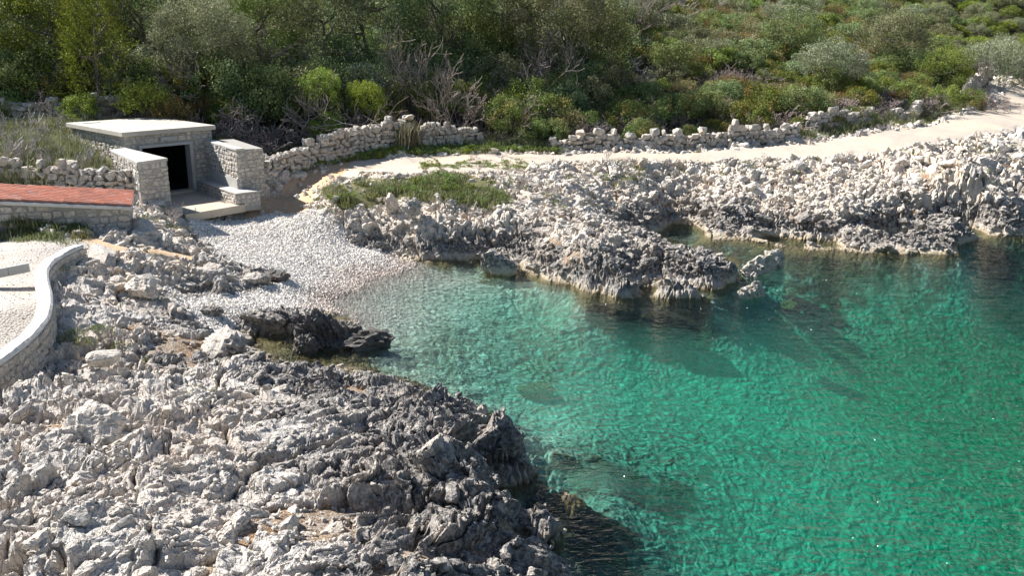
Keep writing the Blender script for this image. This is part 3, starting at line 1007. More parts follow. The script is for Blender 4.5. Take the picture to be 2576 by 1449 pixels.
def place_stone(parent, me, loc, ex, ey, ez, size, jit=0.06, name='stone'):
    """ex ey ez: unit vectors (right, depth, up) in the parent's frame"""
    a = random.choice((1, -1))
    b = random.choice((1, -1))
    m = Matrix((Vector(ex) * size[0] * a, Vector(ey) * size[1] * b, Vector(ez) * size[2])).transposed().to_4x4()
    m = Matrix.Rotation(random.uniform(-jit, jit), 4, Vector(ey)) @ Matrix.Rotation(random.uniform(-jit, jit), 4, Vector(ez)) @ m
    m.translation = Vector(loc)
    o = bpy.data.objects.new(name, me)
    COL.objects.link(o)
    o.parent = parent
    o.matrix_local = m
    return o


def face_stones(parent, org, ex, ez, ey, w, h, hole=None, row=(0.15, 0.26), wid=(0.17, 0.42), proud=0.035, depth=0.16, top=None, lean=0.0):
    """rubble face: irregular courses of stones standing proud of the mortar. ey points out of the wall"""
    org, ex, ez, ey = Vector(org), Vector(ex), Vector(ez), Vector(ey)
    z = 0.0
    k = 0
    while z < h - 0.05:
        rh = min(random.uniform(*row), h - z)
        if h - z - rh < 0.09:
            rh = h - z
        x = random.uniform(-0.1, 0.0)
        while x < w - 0.04:
            sw = random.uniform(*wid)
            x0, x1 = max(0, x), min(w, x + sw)
            if w - x1 < 0.10:
                x1 = w
            cx, cz = (x0 + x1) / 2, z + rh / 2
            x = x1 if x1 == w else x + sw
            if x1 - x0 < 0.05:
                continue
            lim = h if top is None else top(cx)
            if cz > lim - 0.04:
                continue
            if hole and hole[0] - 0.02 < cx < hole[1] + 0.02 and hole[2] - 0.02 < cz < hole[3] + 0.02:
                continue
            if hole and cz < hole[3] and x0 < hole[1] and x1 > hole[0]:
                if cx < hole[0]:
                    x1 = hole[0]
                else:
                    x0 = hole[1]
                cx = (x0 + x1) / 2
            sp = random.random()
            parts = [(cx, cz, x1 - x0, rh)]
            if sp < 0.22 and rh > 0.19:                            # two thin stones in one course
                q = random.uniform(0.4, 0.6)
                parts = [(cx, z + rh * q / 2, x1 - x0, rh * q), (cx, z + rh * (q + 1) / 2, x1 - x0, rh * (1 - q))]
            for (ux, uz, uw, uh) in parts:
                pr = proud * random.uniform(0.5, 1.25)
                p = org + ex * ux + ez * (uz + random.uniform(-.012, .012)) + ey * (pr - depth / 2 - lean * uz)
                place_stone(parent, random.choice(ST_WALL), p, ex, ey, ez, (uw * 0.93, depth, uh * 0.90), 0.05)
                k += 1
        z += rh
    return k


def lerp(a, b, t):
    return a + (b - a) * t


def resample(pts, step):
    P = [Vector((p[0], p[1])) for p in pts]
    out = []
    n = len(P)
    for i in range(n - 1):
        p0, p1, p2, p3 = P[max(i - 1, 0)], P[i], P[i + 1], P[min(i + 2, n - 1)]
        m = max(2, int((p2 - p1).length / step))
        for k in range(m):
            t = k / m
            out.append(0.5 * ((2 * p1) + (p2 - p0) * t + (2 * p0 - 5 * p1 + 4 * p2 - p3) * t * t + (3 * p1 - p0 - 3 * p2 + p3) * t ** 3))
    out.append(P[-1])
    return out


class Line:
    def __init__(self, pts, step=0.15):
        self.p = resample(pts, step)
        self.s = [0.0]
        for a, b in zip(self.p, self.p[1:]):
            self.s.append(self.s[-1] + (b - a).length)
        self.L = self.s[-1]

    def at(self, s):
        s = max(0, min(self.L - 1e-6, s))
        i = int(np.searchsorted(self.s, s, 'right')) - 1
        i = max(0, min(i, len(self.p) - 2))
        t = (s - self.s[i]) / max(1e-9, self.s[i + 1] - self.s[i])
        d = (self.p[i + 1] - self.p[i]).normalized()
        return self.p[i].lerp(self.p[i + 1], t), d


def strip_mesh(name, line, half, zlo, zhi, mat, parent=None, n=None, round_top=0.0):
    """wall body along a line; zlo/zhi functions of run length; half = half thickness"""
    n = n or max(6, int(line.L / 0.25))
    bm = bmesh.new()
    rows = []
    for i in range(n + 1):
        s = line.L * i / n
        p, d = line.at(s)
        nrm = Vector((-d.y, d.x))
        zl, zt = zlo(s), zhi(s)
        prof = [(-half, zl), (-half, zt - round_top), (-half + round_top, zt), (half - round_top, zt), (half, zt - round_top), (half, zl)] if round_top else [(-half, zl), (-half, zt), (half, zt), (half, zl)]
        rows.append([bm.verts.new((p.x + nrm.x * a, p.y + nrm.y * a, b)) for a, b in prof])
    m = len(rows[0])
    for a, b in zip(rows, rows[1:]):
        for k in range(m - 1):
            bm.faces.new((a[k], a[k + 1], b[k + 1], b[k]))
        bm.faces.new((a[m - 1], a[0], b[0], b[m - 1]))
    bm.faces.new(rows[0])
    bm.faces.new(rows[-1][::-1])
    return link(name, bm_mesh(name, bm, mat), parent)


def dry_wall(name, label, pts, hgt, thick=0.5, side=-1, size=(0.34, 0.24), rough=0.12, ground=None, group=None):
    """loose laid wall; side = the face the photo shows (+1 left of the run, -1 right of it); hgt(s in 0..1)"""
    ln = Line(pts, 0.3)
    t = empty(name, (0, 0, 0))
    xs = np.array([ln.at(ln.L * k / 40)[0] for k in range(41)])
    gz = base_z(xs[:, 0], xs[:, 1]) if ground is None else np.array([ground(k / 40) for k in range(41)])

    def g(s):
        return float(np.interp(s / ln.L * 40, np.arange(41), gz))
    strip_mesh('core', ln, thick / 2 - 0.20, lambda s: g(s) - 0.4, lambda s: g(s) + max(0.05, hgt(s / ln.L) - 0.14), 'rubble', t)
    cnt = 0
    rest_p, rest_r, rest_s = [], [], []
    hm = max(hgt(k / 20) for k in range(21))
    z = -0.05
    while z < hm:
        rh = size[1] * random.uniform(0.65, 1.4)
        s = random.uniform(0, 0.2)
        while s < ln.L:
            sw = size[0] * random.choice((random.uniform(0.45, 0.9), random.uniform(0.8, 1.7)))
            sm = min(ln.L, s + sw / 2)
            H = hgt(sm / ln.L) * (1 + rough * (random.random() - 0.5) * 2)
            s += sw * 0.93
            if z + rh * 0.4 > H:
                continue
            p, d = ln.at(sm)
            nrm = Vector((-d.y, d.x, 0)) * side
            e = Vector((d.x, d.y, 0))
            cap = z + rh * 1.5 > H
            dep = 0.30 if not cap else 0.34
            off = thick / 2 - dep / 2 + random.uniform(-0.05, 0.07) - 0.06 * z
            gg = g(sm)
            fl = random.random()
            hh = rh * random.uniform(0.85, 1.12) * (1.15 if cap else 1.0)
            if cnt < 300:
                place_stone(t, random.choice(ST_DRY), (p.x + nrm.x * off, p.y + nrm.y * off, gg + z + hh / 2 + random.uniform(-.05, .05)), e, nrm, (0, 0, 1), (sw * 1.05, dep, hh * 1.08), 0.30 if not cap else 0.5)
                cnt += 1
            for o2 in ([-off] if not cap else [-off, 0.0]):
                rest_p.append((p.x + nrm.x * o2, p.y + nrm.y * o2, gg + z + hh / 2 + random.uniform(-.04, .03)))
                rest_r.append((random.uniform(-.2, .2), random.uniform(-.2, .2), math.atan2(d.y, d.x) + random.uniform(-.2, .2)))
                rest_s.append((sw, dep, hh))
        z += rh * 0.93
    if rest_p:
        scatter_stuff('back_stones', ST_DRY[:8], rest_p, rest_r, rest_s, [random.randrange(8) for _ in rest_p], t)
    tag(t, label, 'dry stone wall', group, 'thing')
    return t


# ------------------------------------------------------------------ the roofed stone shelter with its forecourt
BA = R(46.0)


def build_bunker():
    t = empty('stone_bunker', BO, BA)
    tag(t, 'low stone bunker with flat concrete roof and dark open doorway', 'bunker')
    X, Y, Z = Vector((1, 0, 0)), Vector((0, 1, 0)), Vector((0, 0, 1))
    Wd, H, D = 3.85, 2.60, 5.5
    dx0, dx1, dh = 0.68, 2.78, 2.06
    # front wall
    bm = bmesh.new()
    add_box(bm, (0, 0.03, -0.6), (dx0 - 0.14, 0.42, H))
    add_box(bm, (dx1 + 0.14, 0.03, -0.6), (Wd + 0.02, 0.42, H))
    add_box(bm, (dx0 - 0.14, 0.03, dh + 0.12), (dx1 + 0.14, 0.42, H))
    fw = link('front_wall', bm_mesh('front_wall', bm, 'mortar'), t)
    face_stones(fw, (0, 0.03, 0.0), X, Z, -Y, Wd, H, hole=(dx0 - 0.15, dx1 + 0.15, -0.1, dh + 0.12))
    # door surround of cast concrete
    df = box_obj('door_frame', (dx0 - 0.14, -0.04, dh), (dx1 + 0.14, 0.44, dh + 0.12), 'concrete', t)
    box_obj('jamb', (dx0 - 0.14, -0.038, 0), (dx0, 0.44, dh - 0.002), 'concrete', df)
    box_obj('jamb', (dx1, -0.038, 0), (dx1 + 0.14, 0.44, dh - 0.002), 'concrete', df)
    box_obj('threshold', (dx0 + 0.002, -0.12, 0.0), (dx1 - 0.002, 0.43, 0.10), 'floor_concrete', df)
    pl = box_obj('plaque', (1.50, -0.07, 2.30), (2.15, 0.04, 2.46), 'concrete', t, 0.01)
    pl['label'] = 'blank stone plaque above the doorway'
    # flanks, back
    sl = box_obj('side_wall', (0.03, 0.425, -0.5), (0.42, D, H), 'mortar', t, 0)
    face_stones(sl, (0.03, 0.05, 1.25), Y, Z, -X, D - 0.05, H - 1.25, row=(0.14, 0.24))
    sr = box_obj('side_wall', (Wd - 0.42, 0.425, -0.5), (Wd - 0.02, D, H), 'mortar', t, 0)
    face_stones(sr, (Wd - 0.02, 0.4, 1.6), Y, Z, X, D - 0.4, H - 1.6)
    box_obj('back_wall', (0.425, D - 0.4, -0.5), (Wd - 0.425, D, H), 'mortar', t, 0)
    bm = bmesh.new()                                               # room lining, near black so its colour carries the indoor shade
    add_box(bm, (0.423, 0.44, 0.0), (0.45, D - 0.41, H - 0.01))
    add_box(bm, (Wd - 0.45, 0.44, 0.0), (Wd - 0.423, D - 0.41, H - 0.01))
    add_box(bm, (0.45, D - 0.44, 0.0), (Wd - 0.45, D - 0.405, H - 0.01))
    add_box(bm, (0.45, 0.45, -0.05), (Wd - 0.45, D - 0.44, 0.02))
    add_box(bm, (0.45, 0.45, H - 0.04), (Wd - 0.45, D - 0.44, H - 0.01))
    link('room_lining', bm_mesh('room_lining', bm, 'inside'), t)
    # roof
    rf = box_obj('roof_slab', (-0.14, -0.16, H + 0.003), (Wd + 0.13, D + 0.12, H + 0.19), 'roof_concrete', t, 0.015)
    box_obj('hatch', (0.2, D - 0.9, H + 0.19), (1.0, D - 0.2, H + 0.215), 'concrete', rf, 0.005)
    # forecourt; the right wing is splayed a little
    def V2(s, o, z=0.0):
        return Vector((s, -o, z))
    prism_obj('floor_slab', [(0.04, -4.62), (2.72, -4.35), (3.2, -3.4), (3.4, -0.045), (0.04, -0.045)], -0.30, 0.0, 'floor_concrete', t, 0.012)
    kb = box_obj('kerb_block', (-0.42, -4.45, -0.4), (0.02, -3.62, 0.30), 'mortar', t, 0.02)
    face_stones(kb, (-0.42, -4.45, -0.1), X, Z, -Y, 0.44, 0.4, row=(0.13, 0.2), wid=(0.14, 0.3))
    i0, i1 = V2(3.50, -0.02), V2(3.04, 3.44)                         # inner foot line of the wing
    e0, e1 = V2(4.35, 3.30), V2(4.9, -0.02)
    dirw = (i1 - i0).normalized()
    nin = Vector((dirw.y, -dirw.x, 0))
    if nin.x > 0:
        nin = -nin
    Lw = (i1 - i0).length
    wr = prism_obj('wing_wall', [i0, i1, e0, e1], -0.4, [2.15, 2.10, 2.02, 2.1], 'mortar', t, 0.02)
    wr['label'] = 'right wing wall, sunlit inside face half in shade'
    face_stones(wr, i0 + Z * 0.45, dirw, Z, nin, Lw, 1.68, row=(0.12, 0.22), wid=(0.14, 0.34), top=lambda u: 1.66 - 0.015 * u)
    endd = (e0 - i1).normalized()
    nend = Vector((endd.y, -endd.x, 0))
    if nend.y > 0:
        nend = -nend
    face_stones(wr, i1, endd, Z, nend, (e0 - i1).length, 2.04, row=(0.13, 0.24))
    prism_obj('coping', [i0 + nin * 0.03, i1 + nin * 0.03 + dirw * 0.03, i1 - nin * 0.34 + dirw * 0.03, i0 - nin * 0.34], [2.09, 2.04, 2.04, 2.09], [2.18, 2.13, 2.13, 2.18], 'coping', wr, 0.02)
    # bench along the wing and round its end
    b0, b1, b2 = i0 + nin * 0.50, i1 + nin * 0.50 + dirw * 0.85, i1 - nin * 0.52 + dirw * 0.85
    b3, b4, b5 = i1 - nin * 0.52 + dirw * 0.012, i1 + nin * 0.006 + dirw * 0.012, i0 + nin * 0.006
    bn = prism_obj('bench', [b0, b1, b2, b3, b4, b5], -0.3, 0.42, 'mortar', t)
    face_stones(bn, b0 - Z * 0.02, dirw, Z, nin, (b1 - b0).length, 0.43, row=(0.12, 0.2), wid=(0.14, 0.3))
    face_stones(bn, b1 - Z * 0.12, -nin, Z, dirw, (b2 - b1).length, 0.53, row=(0.13, 0.2), wid=(0.14, 0.3))
    prism_obj('seat', [b0 + nin * 0.03, b1 + (nin + dirw) * 0.03, b2 + dirw * 0.03 - nin * 0.03, b3 - nin * 0.03, b4, b5], 0.423, 0.475, 'coping', bn)
    q0, q1 = i0 + dirw * 0.1 + nin * 0.004, i1 - dirw * 0.04 + nin * 0.004
    prism_obj('bench_back', [q0, q1, q1 + nin * 0.055, q0 + nin * 0.055], 0.477, 0.88, 'concrete', bn)
    # left wing
    l0, l1, l2, l3 = V2(0.0, -0.02), V2(0.0, 3.6), V2(-1.15, 3.6), V2(-0.62, -0.02)
    w2 = prism_obj('wing_wall', [l0, l1, l2, l3], -0.5, [2.12, 2.04, 2.0, 2.1], 'mortar', t, 0.02)
    w2['label'] = 'left wing wall with pale plaster top'
    face_stones(w2, l2, X, Z, -Y, 1.15, 1.98, row=(0.13, 0.25))
    do = (l3 - l2).normalized()
    face_stones(w2, l2 + Z * 0.9, do, Z, Vector((-do.y, do.x, 0)), (l3 - l2).length, 1.12, row=(0.13, 0.24), top=lambda u: 1.06)
    face_stones(w2, l1, Y, Z, X, 3.6, 2.02, row=(0.14, 0.25))
    prism_obj('coping', [l0 + X * 0.03, l1 + X * 0.03 - Y * 0.03, l2 - X * 0.03 - Y * 0.03, l3 - X * 0.03], [2.05, 1.97, 1.93, 2.03], [2.15, 2.07, 2.03, 2.13], 'coping', w2, 0.02)
    return t


build_bunker()

# ------------------------------------------------------------------ dry stone walls
dry_wall('dry_stone_wall', 'grey dry stone wall under dark trees behind the bunker roof', [(-28, 45.0), (-23, 45.2), (-20.6, 45.4), (-19.2, 45.7)], lambda u: 0.95 + 0.12 * math.sin(9 * u), 0.6)
dry_wall('dry_stone_wall', 'rough dry stone wall between tiled roof and grassy plot', [(-23, 36.0), (-20, 35.6), (-17.5, 35.3), (-15.6, 35.1), (-14.2, 34.95)], lambda u: 1.18 + 0.12 * math.sin(7 * u) - 0.25 * max(0, u - .85) / .15, 0.6,
         ground=lambda u: 2.38 - 0.1 * u, size=(0.34, 0.26))
dry_wall('dry_stone_wall', 'sunlit white dry stone wall climbing right from the bunker wing', [(-10.9, 39.3), (-10.3, 41.1), (-9.1, 42.7), (-7.5, 44.1), (-5.9, 45.2), (-5.1, 45.6)],
         lambda u: 1.05 - 0.12 * math.exp(-((u - 0.35) / 0.2) ** 2) + 0.42 * u + 0.06 * math.sin(22 * u), 0.6, size=(0.33, 0.25), ground=lambda u: lerp(1.95, 2.75, min(1, u * 1.2)))
dry_wall('dry_stone_wall', 'shaded tumbled stretch of dry wall behind the large grass tussock', [(-4.6, 45.6), (-3.3, 46.3), (-1.6, 46.6)], lambda u: 1.0 + 0.2 * math.sin(5 * u), 0.5)
dry_wall('dry_stone_wall', 'long bright dry stone wall along the upper edge of path', [(1.8, 46.0), (4.0, 46.3), (6.5, 46.5), (9, 47.0), (11.5, 47.6), (14.0, 48.6), (15.2, 49.3)],
         lambda u: (0.45 if u < 0.12 else 0.72) + 0.2 * math.sin(15 * u) * math.sin(4 * u + 1) + (0.35 if u > 0.93 else 0), 0.55, size=(0.33, 0.22), rough=0.3)
dry_wall('dry_stone_wall', 'short broken dry wall between bushes beside middle of path', [(16.0, 50.3), (17.4, 51.0), (19.2, 52.0), (20.4, 52.9)], lambda u: 0.85 + 0.3 * math.sin(6 * u), 0.5, size=(0.30, 0.21), rough=0.3)
dry_wall('dry_stone_wall', 'crumbling grey dry wall among dry bushes near path bend', [(22.4, 54.6), (23.8, 56.0), (25.2, 57.6)], lambda u: 0.6 + 0.25 * math.sin(7 * u + 1), 0.5, size=(0.30, 0.21), rough=0.35)
dry_wall('dry_stone_wall', 'far pale dry wall where the path leaves the picture', [(31.5, 65.2), (33.8, 68.5), (36.5, 72.5)], lambda u: 1.0 + 0.25 * math.sin(8 * u), 0.6, size=(0.42, 0.32), rough=0.3)
dry_wall('dry_stone_wall', 'small high white wall at right edge above the path', [(44.5, 85), (48, 86), (52, 86.5)], lambda u: 1.5, 0.6, size=(0.5, 0.36), ground=lambda u: 4.3)


# ------------------------------------------------------------------ curved parapet on the left
def build_parapet():
    pts = [W(px, py, 2.42)[:2] for px, py in ((-260, 1075), (-120, 970), (0, 890), (62, 842), (104, 790), (112, 742), (104, 700), (108, 668), (140, 640), (196, 613))]
    ln = Line(pts, 0.2)
    t = empty('parapet_wall', (0, 0, 0))
    tag(t, 'low curved white-topped stone parapet round the gravel terrace', 'wall', None, 'thing')
    strip_mesh('core', ln, 0.15, lambda s: 0.9, lambda s: 2.36, 'mortar', t)
    strip_mesh('coping', ln, 0.17, lambda s: 2.31, lambda s: 2.40 + 0.012 * math.sin(s * 5) + random.uniform(-.008, .008), 'plaster', t, n=120, round_top=0.05)
    rest = []
    z = 1.02
    cnt = 0
    while z < 2.27:
        rh = min(random.uniform(0.12, 0.22), 2.29 - z)
        s = random.uniform(0, 0.1)
        while s < ln.L - 0.05:
            sw = random.uniform(0.13, 0.34)
            p, d = ln.at(s + sw / 2)
            nrm = Vector((d.y, -d.x, 0))
            if nrm.dot(Vector((1, -0.3, 0))) < 0 and False:
                nrm = -nrm
            q = Vector((p.x, p.y, 0)) + nrm * 0.115
            gz = 1.5
            if s > 1.3:
                if cnt < 300:
                    place_stone(t, random.choice(ST_WALL), (q.x, q.y, z + rh / 2), (d.x, d.y, 0), nrm, (0, 0, 1), (sw * 0.93, 0.15, rh * 0.9), 0.07)
                    cnt += 1
                else:
                    rest.append((q.x, q.y, z + rh / 2, math.atan2(d.y, d.x), sw * .93, rh * .9))
            s += sw
        z += rh
    p, d = ln.at(ln.L)
    for k in range(5):
        place_stone(t, random.choice(ST_WALL), (p.x - d.x * 0.04 + random.uniform(-.06, .06), p.y - d.y * 0.04, 1.55 + k * 0.16), (-d.y, d.x, 0), (d.x, d.y, 0), (0, 0, 1), (0.36, 0.15, 0.15), 0.05)
    if rest:
        scatter_stuff('more_stones', ST_WALL[:8], [r[:3] for r in rest], [(0, 0, r[3]) for r in rest], [(r[4], 0.15, r[5]) for r in rest], [random.randrange(8) for _ in rest], t)


build_parapet()

for k, (p0, p1, lb) in enumerate((((-70, 712), (20, 694), 'grey concrete kerb block lying left on the gravel terrace'), ((20, 694), (74, 683), 'grey concrete kerb block nearest the parapet on terrace'))):
    a, b = Vector(W(p0[0], p0[1], 2.24)), Vector(W(p1[0], p1[1], 2.24))
    d = (b - a)
    o = box_obj('kerb_block', (0.005, -0.06, 0), (d.length - 0.005, 0.06, 0.24), 'concrete', None, 0.012)
    o.location = a
    o.rotation_euler = (0, 0, math.atan2(d.y, d.x))
    tag(o, lb, 'kerb block', 'kerb blocks on the terrace')


# ------------------------------------------------------------------ shed with red tile roof
def tile_mesh():
    """clay tile with two rolls running along x; 0.42 long, 0.29 wide"""
    L, Wt = 0.43, 0.30
    prof = []
    for k in range(13):
        u = k / 12
        prof.append((u * Wt, 0.046 * abs(math.sin(u * 2 * math.pi)) ** 0.8))
    bm = bmesh.new()
    rows = []
    for x, zo in ((0, 0.0), (L, 0.026)):
        rows.append(([bm.verts.new((x, y, z + zo)) for y, z in prof], [bm.verts.new((x, y, z + zo - 0.014)) for y, z in prof]))
    (a, a2), (b, b2) = rows
    for k in range(12):
        bm.faces.new((a[k], a[k + 1], b[k + 1], b[k]))
        bm.faces.new((a2[k + 1], a2[k], b2[k], b2[k + 1]))
        bm.faces.new((a[k + 1], a[k], a2[k], a2[k + 1]))
    me = bm_mesh('tile', bm, 'tile')
    for p in me.polygons:
        p.use_smooth = False
    return me


def build_shed():
    """the roof falls gently to the right, along the run of its rolls"""
    A = Vector((-12.46, 29.5, 2.95))
    ux = Vector((-0.952, -0.306, 0))                                # along the eave, to the left
    uy = Vector((-0.306, 0.952, 0))                                 # away from the viewer
    depth, Lr, rise, cross = 1.45, 5.6, 0.105, 0.17
    t = empty('tiled_shed', A, 0)
    t.rotation_euler = Matrix((ux, -uy, Vector((0, 0, 1)))).transposed().to_euler()
    tag(t, 'half-buried stone shed with red clay tile roof on the left', 'shed')

    def P(u, v, w):                                                 # run, depth, height over the eave line
        return Vector((u, -v, w + u * rise + v * cross))
    def hexa(name, pts, mat, parent):
        bm = bmesh.new()
        v = [bm.verts.new(p) for p in pts]
        for q in ((0, 1, 2, 3), (7, 6, 5, 4), (0, 4, 5, 1), (1, 5, 6, 2), (2, 6, 7, 3), (3, 7, 4, 0)):
            bm.faces.new([v[i] for i in q])
        return link(name, bm_mesh(name, bm, mat), parent)
    body = prism_obj('base_wall', [(0.10, -0.12), (0.10, -depth + 0.1), (Lr, -depth + 0.1), (Lr, -0.12)], -2.2, [-0.13, -0.13, 0.4, 0.4], 'mortar', t)
    face_stones(body, (0.10, -0.12, -1.3), (1, 0, 0), (0, 0, 1), (0, 1, 0), Lr - 0.1, 1.75, row=(0.14, 0.30), wid=(0.18, 0.46), proud=0.07, top=lambda u: 1.16 + u * rise)
    face_stones(body, (0.10, -0.12, -1.3), (0, -1, 0), (0, 0, 1), (-1, 0, 0), depth - 0.2, 1.16, row=(0.14, 0.27))
    hexa('eave_slab', [P(-0.02, -0.05, -0.13), P(-0.02, -0.05, -0.03), P(-0.02, depth, -0.03), P(-0.02, depth, -0.13),
                       P(Lr, -0.05, -0.13), P(Lr, -0.05, -0.03), P(Lr, depth, -0.03), P(Lr, depth, -0.13)], 'plaster', t)
    tm = tile_mesh()
    rows, n = 5, int(Lr / 0.40)
    for i in range(n):
        for j in range(rows):
            o = bpy.data.objects.new('tile', tm)
            COL.objects.link(o)
            o.parent = t
            p = P(i * 0.40 - 0.03, (j + 1) * depth / rows, 0.004)
            o.location = p + Vector((random.uniform(-.006, .006), 0, 0))
            o.rotation_euler = (-math.atan(cross) + random.uniform(-.008, .008), -math.atan(rise) , random.uniform(-.008, .008))
            o.scale = (1, depth / rows / 0.30, 1)
    return t


build_shed()

# thin post by the end of the bench
t = empty('marker_post', W(657, 478, 1.75))
tag(t, 'thin pale metal post standing beside the bench end', 'post')
bm = bmesh.new()
bmesh.ops.create_cone(bm, cap_ends=True, segments=8, radius1=0.028, radius2=0.028, depth=0.95, matrix=Matrix.Translation((0, 0, 0.42)))
link('pole', bm_mesh('pole', bm, 'metal', True), t)
bm = bmesh.new()
bmesh.ops.create_uvsphere(bm, u_segments=8, v_segments=6, radius=0.034, matrix=Matrix.Translation((0, 0, 0.9)))
link('cap', bm_mesh('cap', bm, 'metal', True), t)

# scrap of dark hose lying on the path
pp = Vector(W(1185, 412, 2.46))
bm = bmesh.new()
for k in range(9):
    bmesh.ops.create_icosphere(bm, subdivisions=1, radius=0.045, matrix=Matrix.Translation((k * 0.055, 0.05 * math.sin(k * 0.9), 0.03)) @ Matrix.Diagonal((1.3, 0.9, 0.8, 1)))
o = link('dark_rag', bm_mesh('dark_rag', bm, 'black', True), None, pp)
o.location.z = hz(pp.x, pp.y) + 0.02
tag(o, 'small dark scrap lying on the white path', 'scrap')

# ------------------------------------------------------------------ rocks and pebbles
BOULD = [boulder_mesh('rock_%d' % k, 100 + k, 'rock_piece', 4, 13 + k % 4, 0.16, 0.8, 0.07) for k in range(9)]
BLOCK = [boulder_mesh('block_%d' % k, 300 + k, 'rock_piece', 3, 10 + k % 3, 0.08, 0.85, 0.05) for k in range(8)]
CHIP = stone_set('chip', 10, 'rock_piece', 14, 0.45, 0.0)
PEB = stone_set('pebble', 8, 'pebble', 12, 0.15, 0.0)


def gverts(name):
    me = GROUND[name].data
    a = np.empty(len(me.vertices) * 3, np.float32)
    me.vertices.foreach_get('co', a)
    return a.reshape(-1, 3)


def relief(v):
    """how far the surface stands above the general lie of the ground"""
    return v[:, 2] - base_z(v[:, 0], v[:, 1])


def spread(v, n, mind):
    """n spots from v not closer than mind(m) apart, hashed"""
    order = RNG.permutation(len(v))
    grid, out = {}, []
    for i in order:
        x, y = v[i, 0], v[i, 1]
        m = mind * max(0.5, y / 30.0)
        kx, ky = int(x / 0.8), int(y / 0.8)
        ok = True
        for a in (-1, 0, 1):
            for b in (-1, 0, 1):
                for (qx, qy) in grid.get((kx + a, ky + b), ()):
                    if (qx - x) ** 2 + (qy - y) ** 2 < m * m:
                        ok = False
        if ok:
            grid.setdefault((kx, ky), []).append((x, y))
            out.append(i)
            if len(out) >= n:
                break
    return np.array(out, int)


def gsample(name, n, ok=None):
    """random spots of a ground piece, spread between its grid points"""
    v = gverts(name)
    if ok is not None:
        v = v[ok(v)]
    p = v[RNG.choice(len(v), n)].astype(np.float64)
    r = np.hypot(p[:, 0], p[:, 1])
    k = RNG.uniform(-0.5, 0.5, n) * np.where(r < 27, r ** 0.62 * 0.0007, 0.1 / r)
    p[:, 0] += p[:, 0] * k + RNG.uniform(-0.04, 0.04, n)
    p[:, 1] += p[:, 1] * k
    p[:, 2] = height(p[:, 0], p[:, 1])
    return p


STRIKE = math.atan2(0.785, 0.62)


def rocks_on(gname, n_big, big, n_small, small, mind, zmin=0.12, big_ok=None):
    v = gverts(gname)
    v = v[v[:, 2] > zmin]
    vis = np.abs(v[:, 0]) < v[:, 1] * 0.60
    v = v[vis]
    root = GROUND[gname]
    v = v[poly_sd(v[:, 0], v[:, 1], Z_COURT) < -0.45]
    vb = v if big_ok is None else v[big_ok(v)]
    for i in spread(vb, n_big, mind):
        p = vb[i]
        sc = max(0.75, min(1.5, p[1] / 30.0)) if big_ok is None else 1.0
        s = random.uniform(*big) * sc * (1.45 if random.random() < 0.12 else 1)
        me = random.choice(BOULD if random.random() < 0.55 else BLOCK)
        o = link('rock', me, root, (p[0], p[1], p[2] - 0.20 * s), (random.uniform(-.5, .5), random.uniform(-.5, .5), STRIKE + random.gauss(0, 0.45)),
                 (s * random.uniform(0.9, 1.5), s * random.uniform(0.6, 0.95), s * random.uniform(0.6, 1.1)))
    w = np.ones(len(v))
    P = v[RNG.choice(len(v), n_small)] + np.column_stack([RNG.normal(0, 0.05, (n_small, 2)), np.zeros(n_small)])
    P = P[P[:, 2] > 0.05]
    P = P[poly_sd(P[:, 0], P[:, 1], Z_COURT) < -0.15]
    n_small = len(P)
    S = RNG.uniform(small[0], small[1], n_small) * np.clip(P[:, 1] / 22.0, 0.6, 1.6)
    S3 = np.column_stack([S * RNG.uniform(0.8, 1.5, n_small), S * RNG.uniform(0.7, 1.0, n_small), S * RNG.uniform(0.6, 1.0, n_small)])
    P[:, 2] += S * 0.1
    rot = np.column_stack([RNG.uniform(-.6, .6, n_small), RNG.uniform(-.6, .6, n_small), RNG.uniform(0, 6.28, n_small)])
    scatter_stuff('rubble', CHIP + BLOCK[:3], P, rot, S3 * np.where(RNG.random(n_small) < 2, 1, 1)[:, None], RNG.integers(0, len(CHIP), n_small), root)


rocks_on('rocky_shore', 300, (0.12, 0.28), 4800, (0.05, 0.17), 0.42)
rocks_on('rocky_headland', 260, (0.10, 0.22), 2200, (0.06, 0.15), 0.45)
rocks_on('rocky_coast', 300, (0.11, 0.26), 3200, (0.06, 0.16), 0.45)
rocks_on('rocky_bank', 160, (0.12, 0.28), 1300, (0.06, 0.17), 0.45)


def boulder(px, py, z, s, rz, label, seed, mat='rock_piece', rough=0.16, pits=0.07, tilt=(0, 0), name='boulder', strata=0.0, sub=4, group=None):
    me = boulder_mesh(name, seed, mat, sub, 13, rough, 1.0, pits, strata)
    o = link(name, me, None, W(px, py, z), (tilt[0], tilt[1], rz), s)
    return tag(o, label, 'rock', group)


# rocks standing in or by the water
boulder(1252, 672, 0.18, (0.72, 0.62, 0.62), 0.4, 'dark rock standing alone in shallow water at the headland foot', 11, name='sea_rock')
boulder(805, 846, 0.20, (0.62, 0.55, 0.60), 0.2, 'large black jagged rock between the tide pool and cove', 12, 'rock_dark', 0.38, 0.17, name='sea_rock', strata=0.8, sub=5)
boulder(925, 862, 0.06, (0.85, 0.40, 0.36), 0.15, 'long dark rock tapering into the water at cove edge', 13, 'rock_dark', 0.34, 0.16, name='sea_rock', strata=0.7)
boulder(862, 842, 0.16, (0.50, 0.40, 0.50), 0.9, 'black craggy rock joining the big dark rock to the long one', 81, 'rock_dark', 0.34, 0.16, name='sea_rock', strata=0.7)
boulder(768, 872, 0.10, (0.36, 0.32, 0.42), 0.3, 'small black crag at the pool side of the big dark rock', 82, 'rock_dark', 0.34, 0.16, name='sea_rock', strata=0.7)
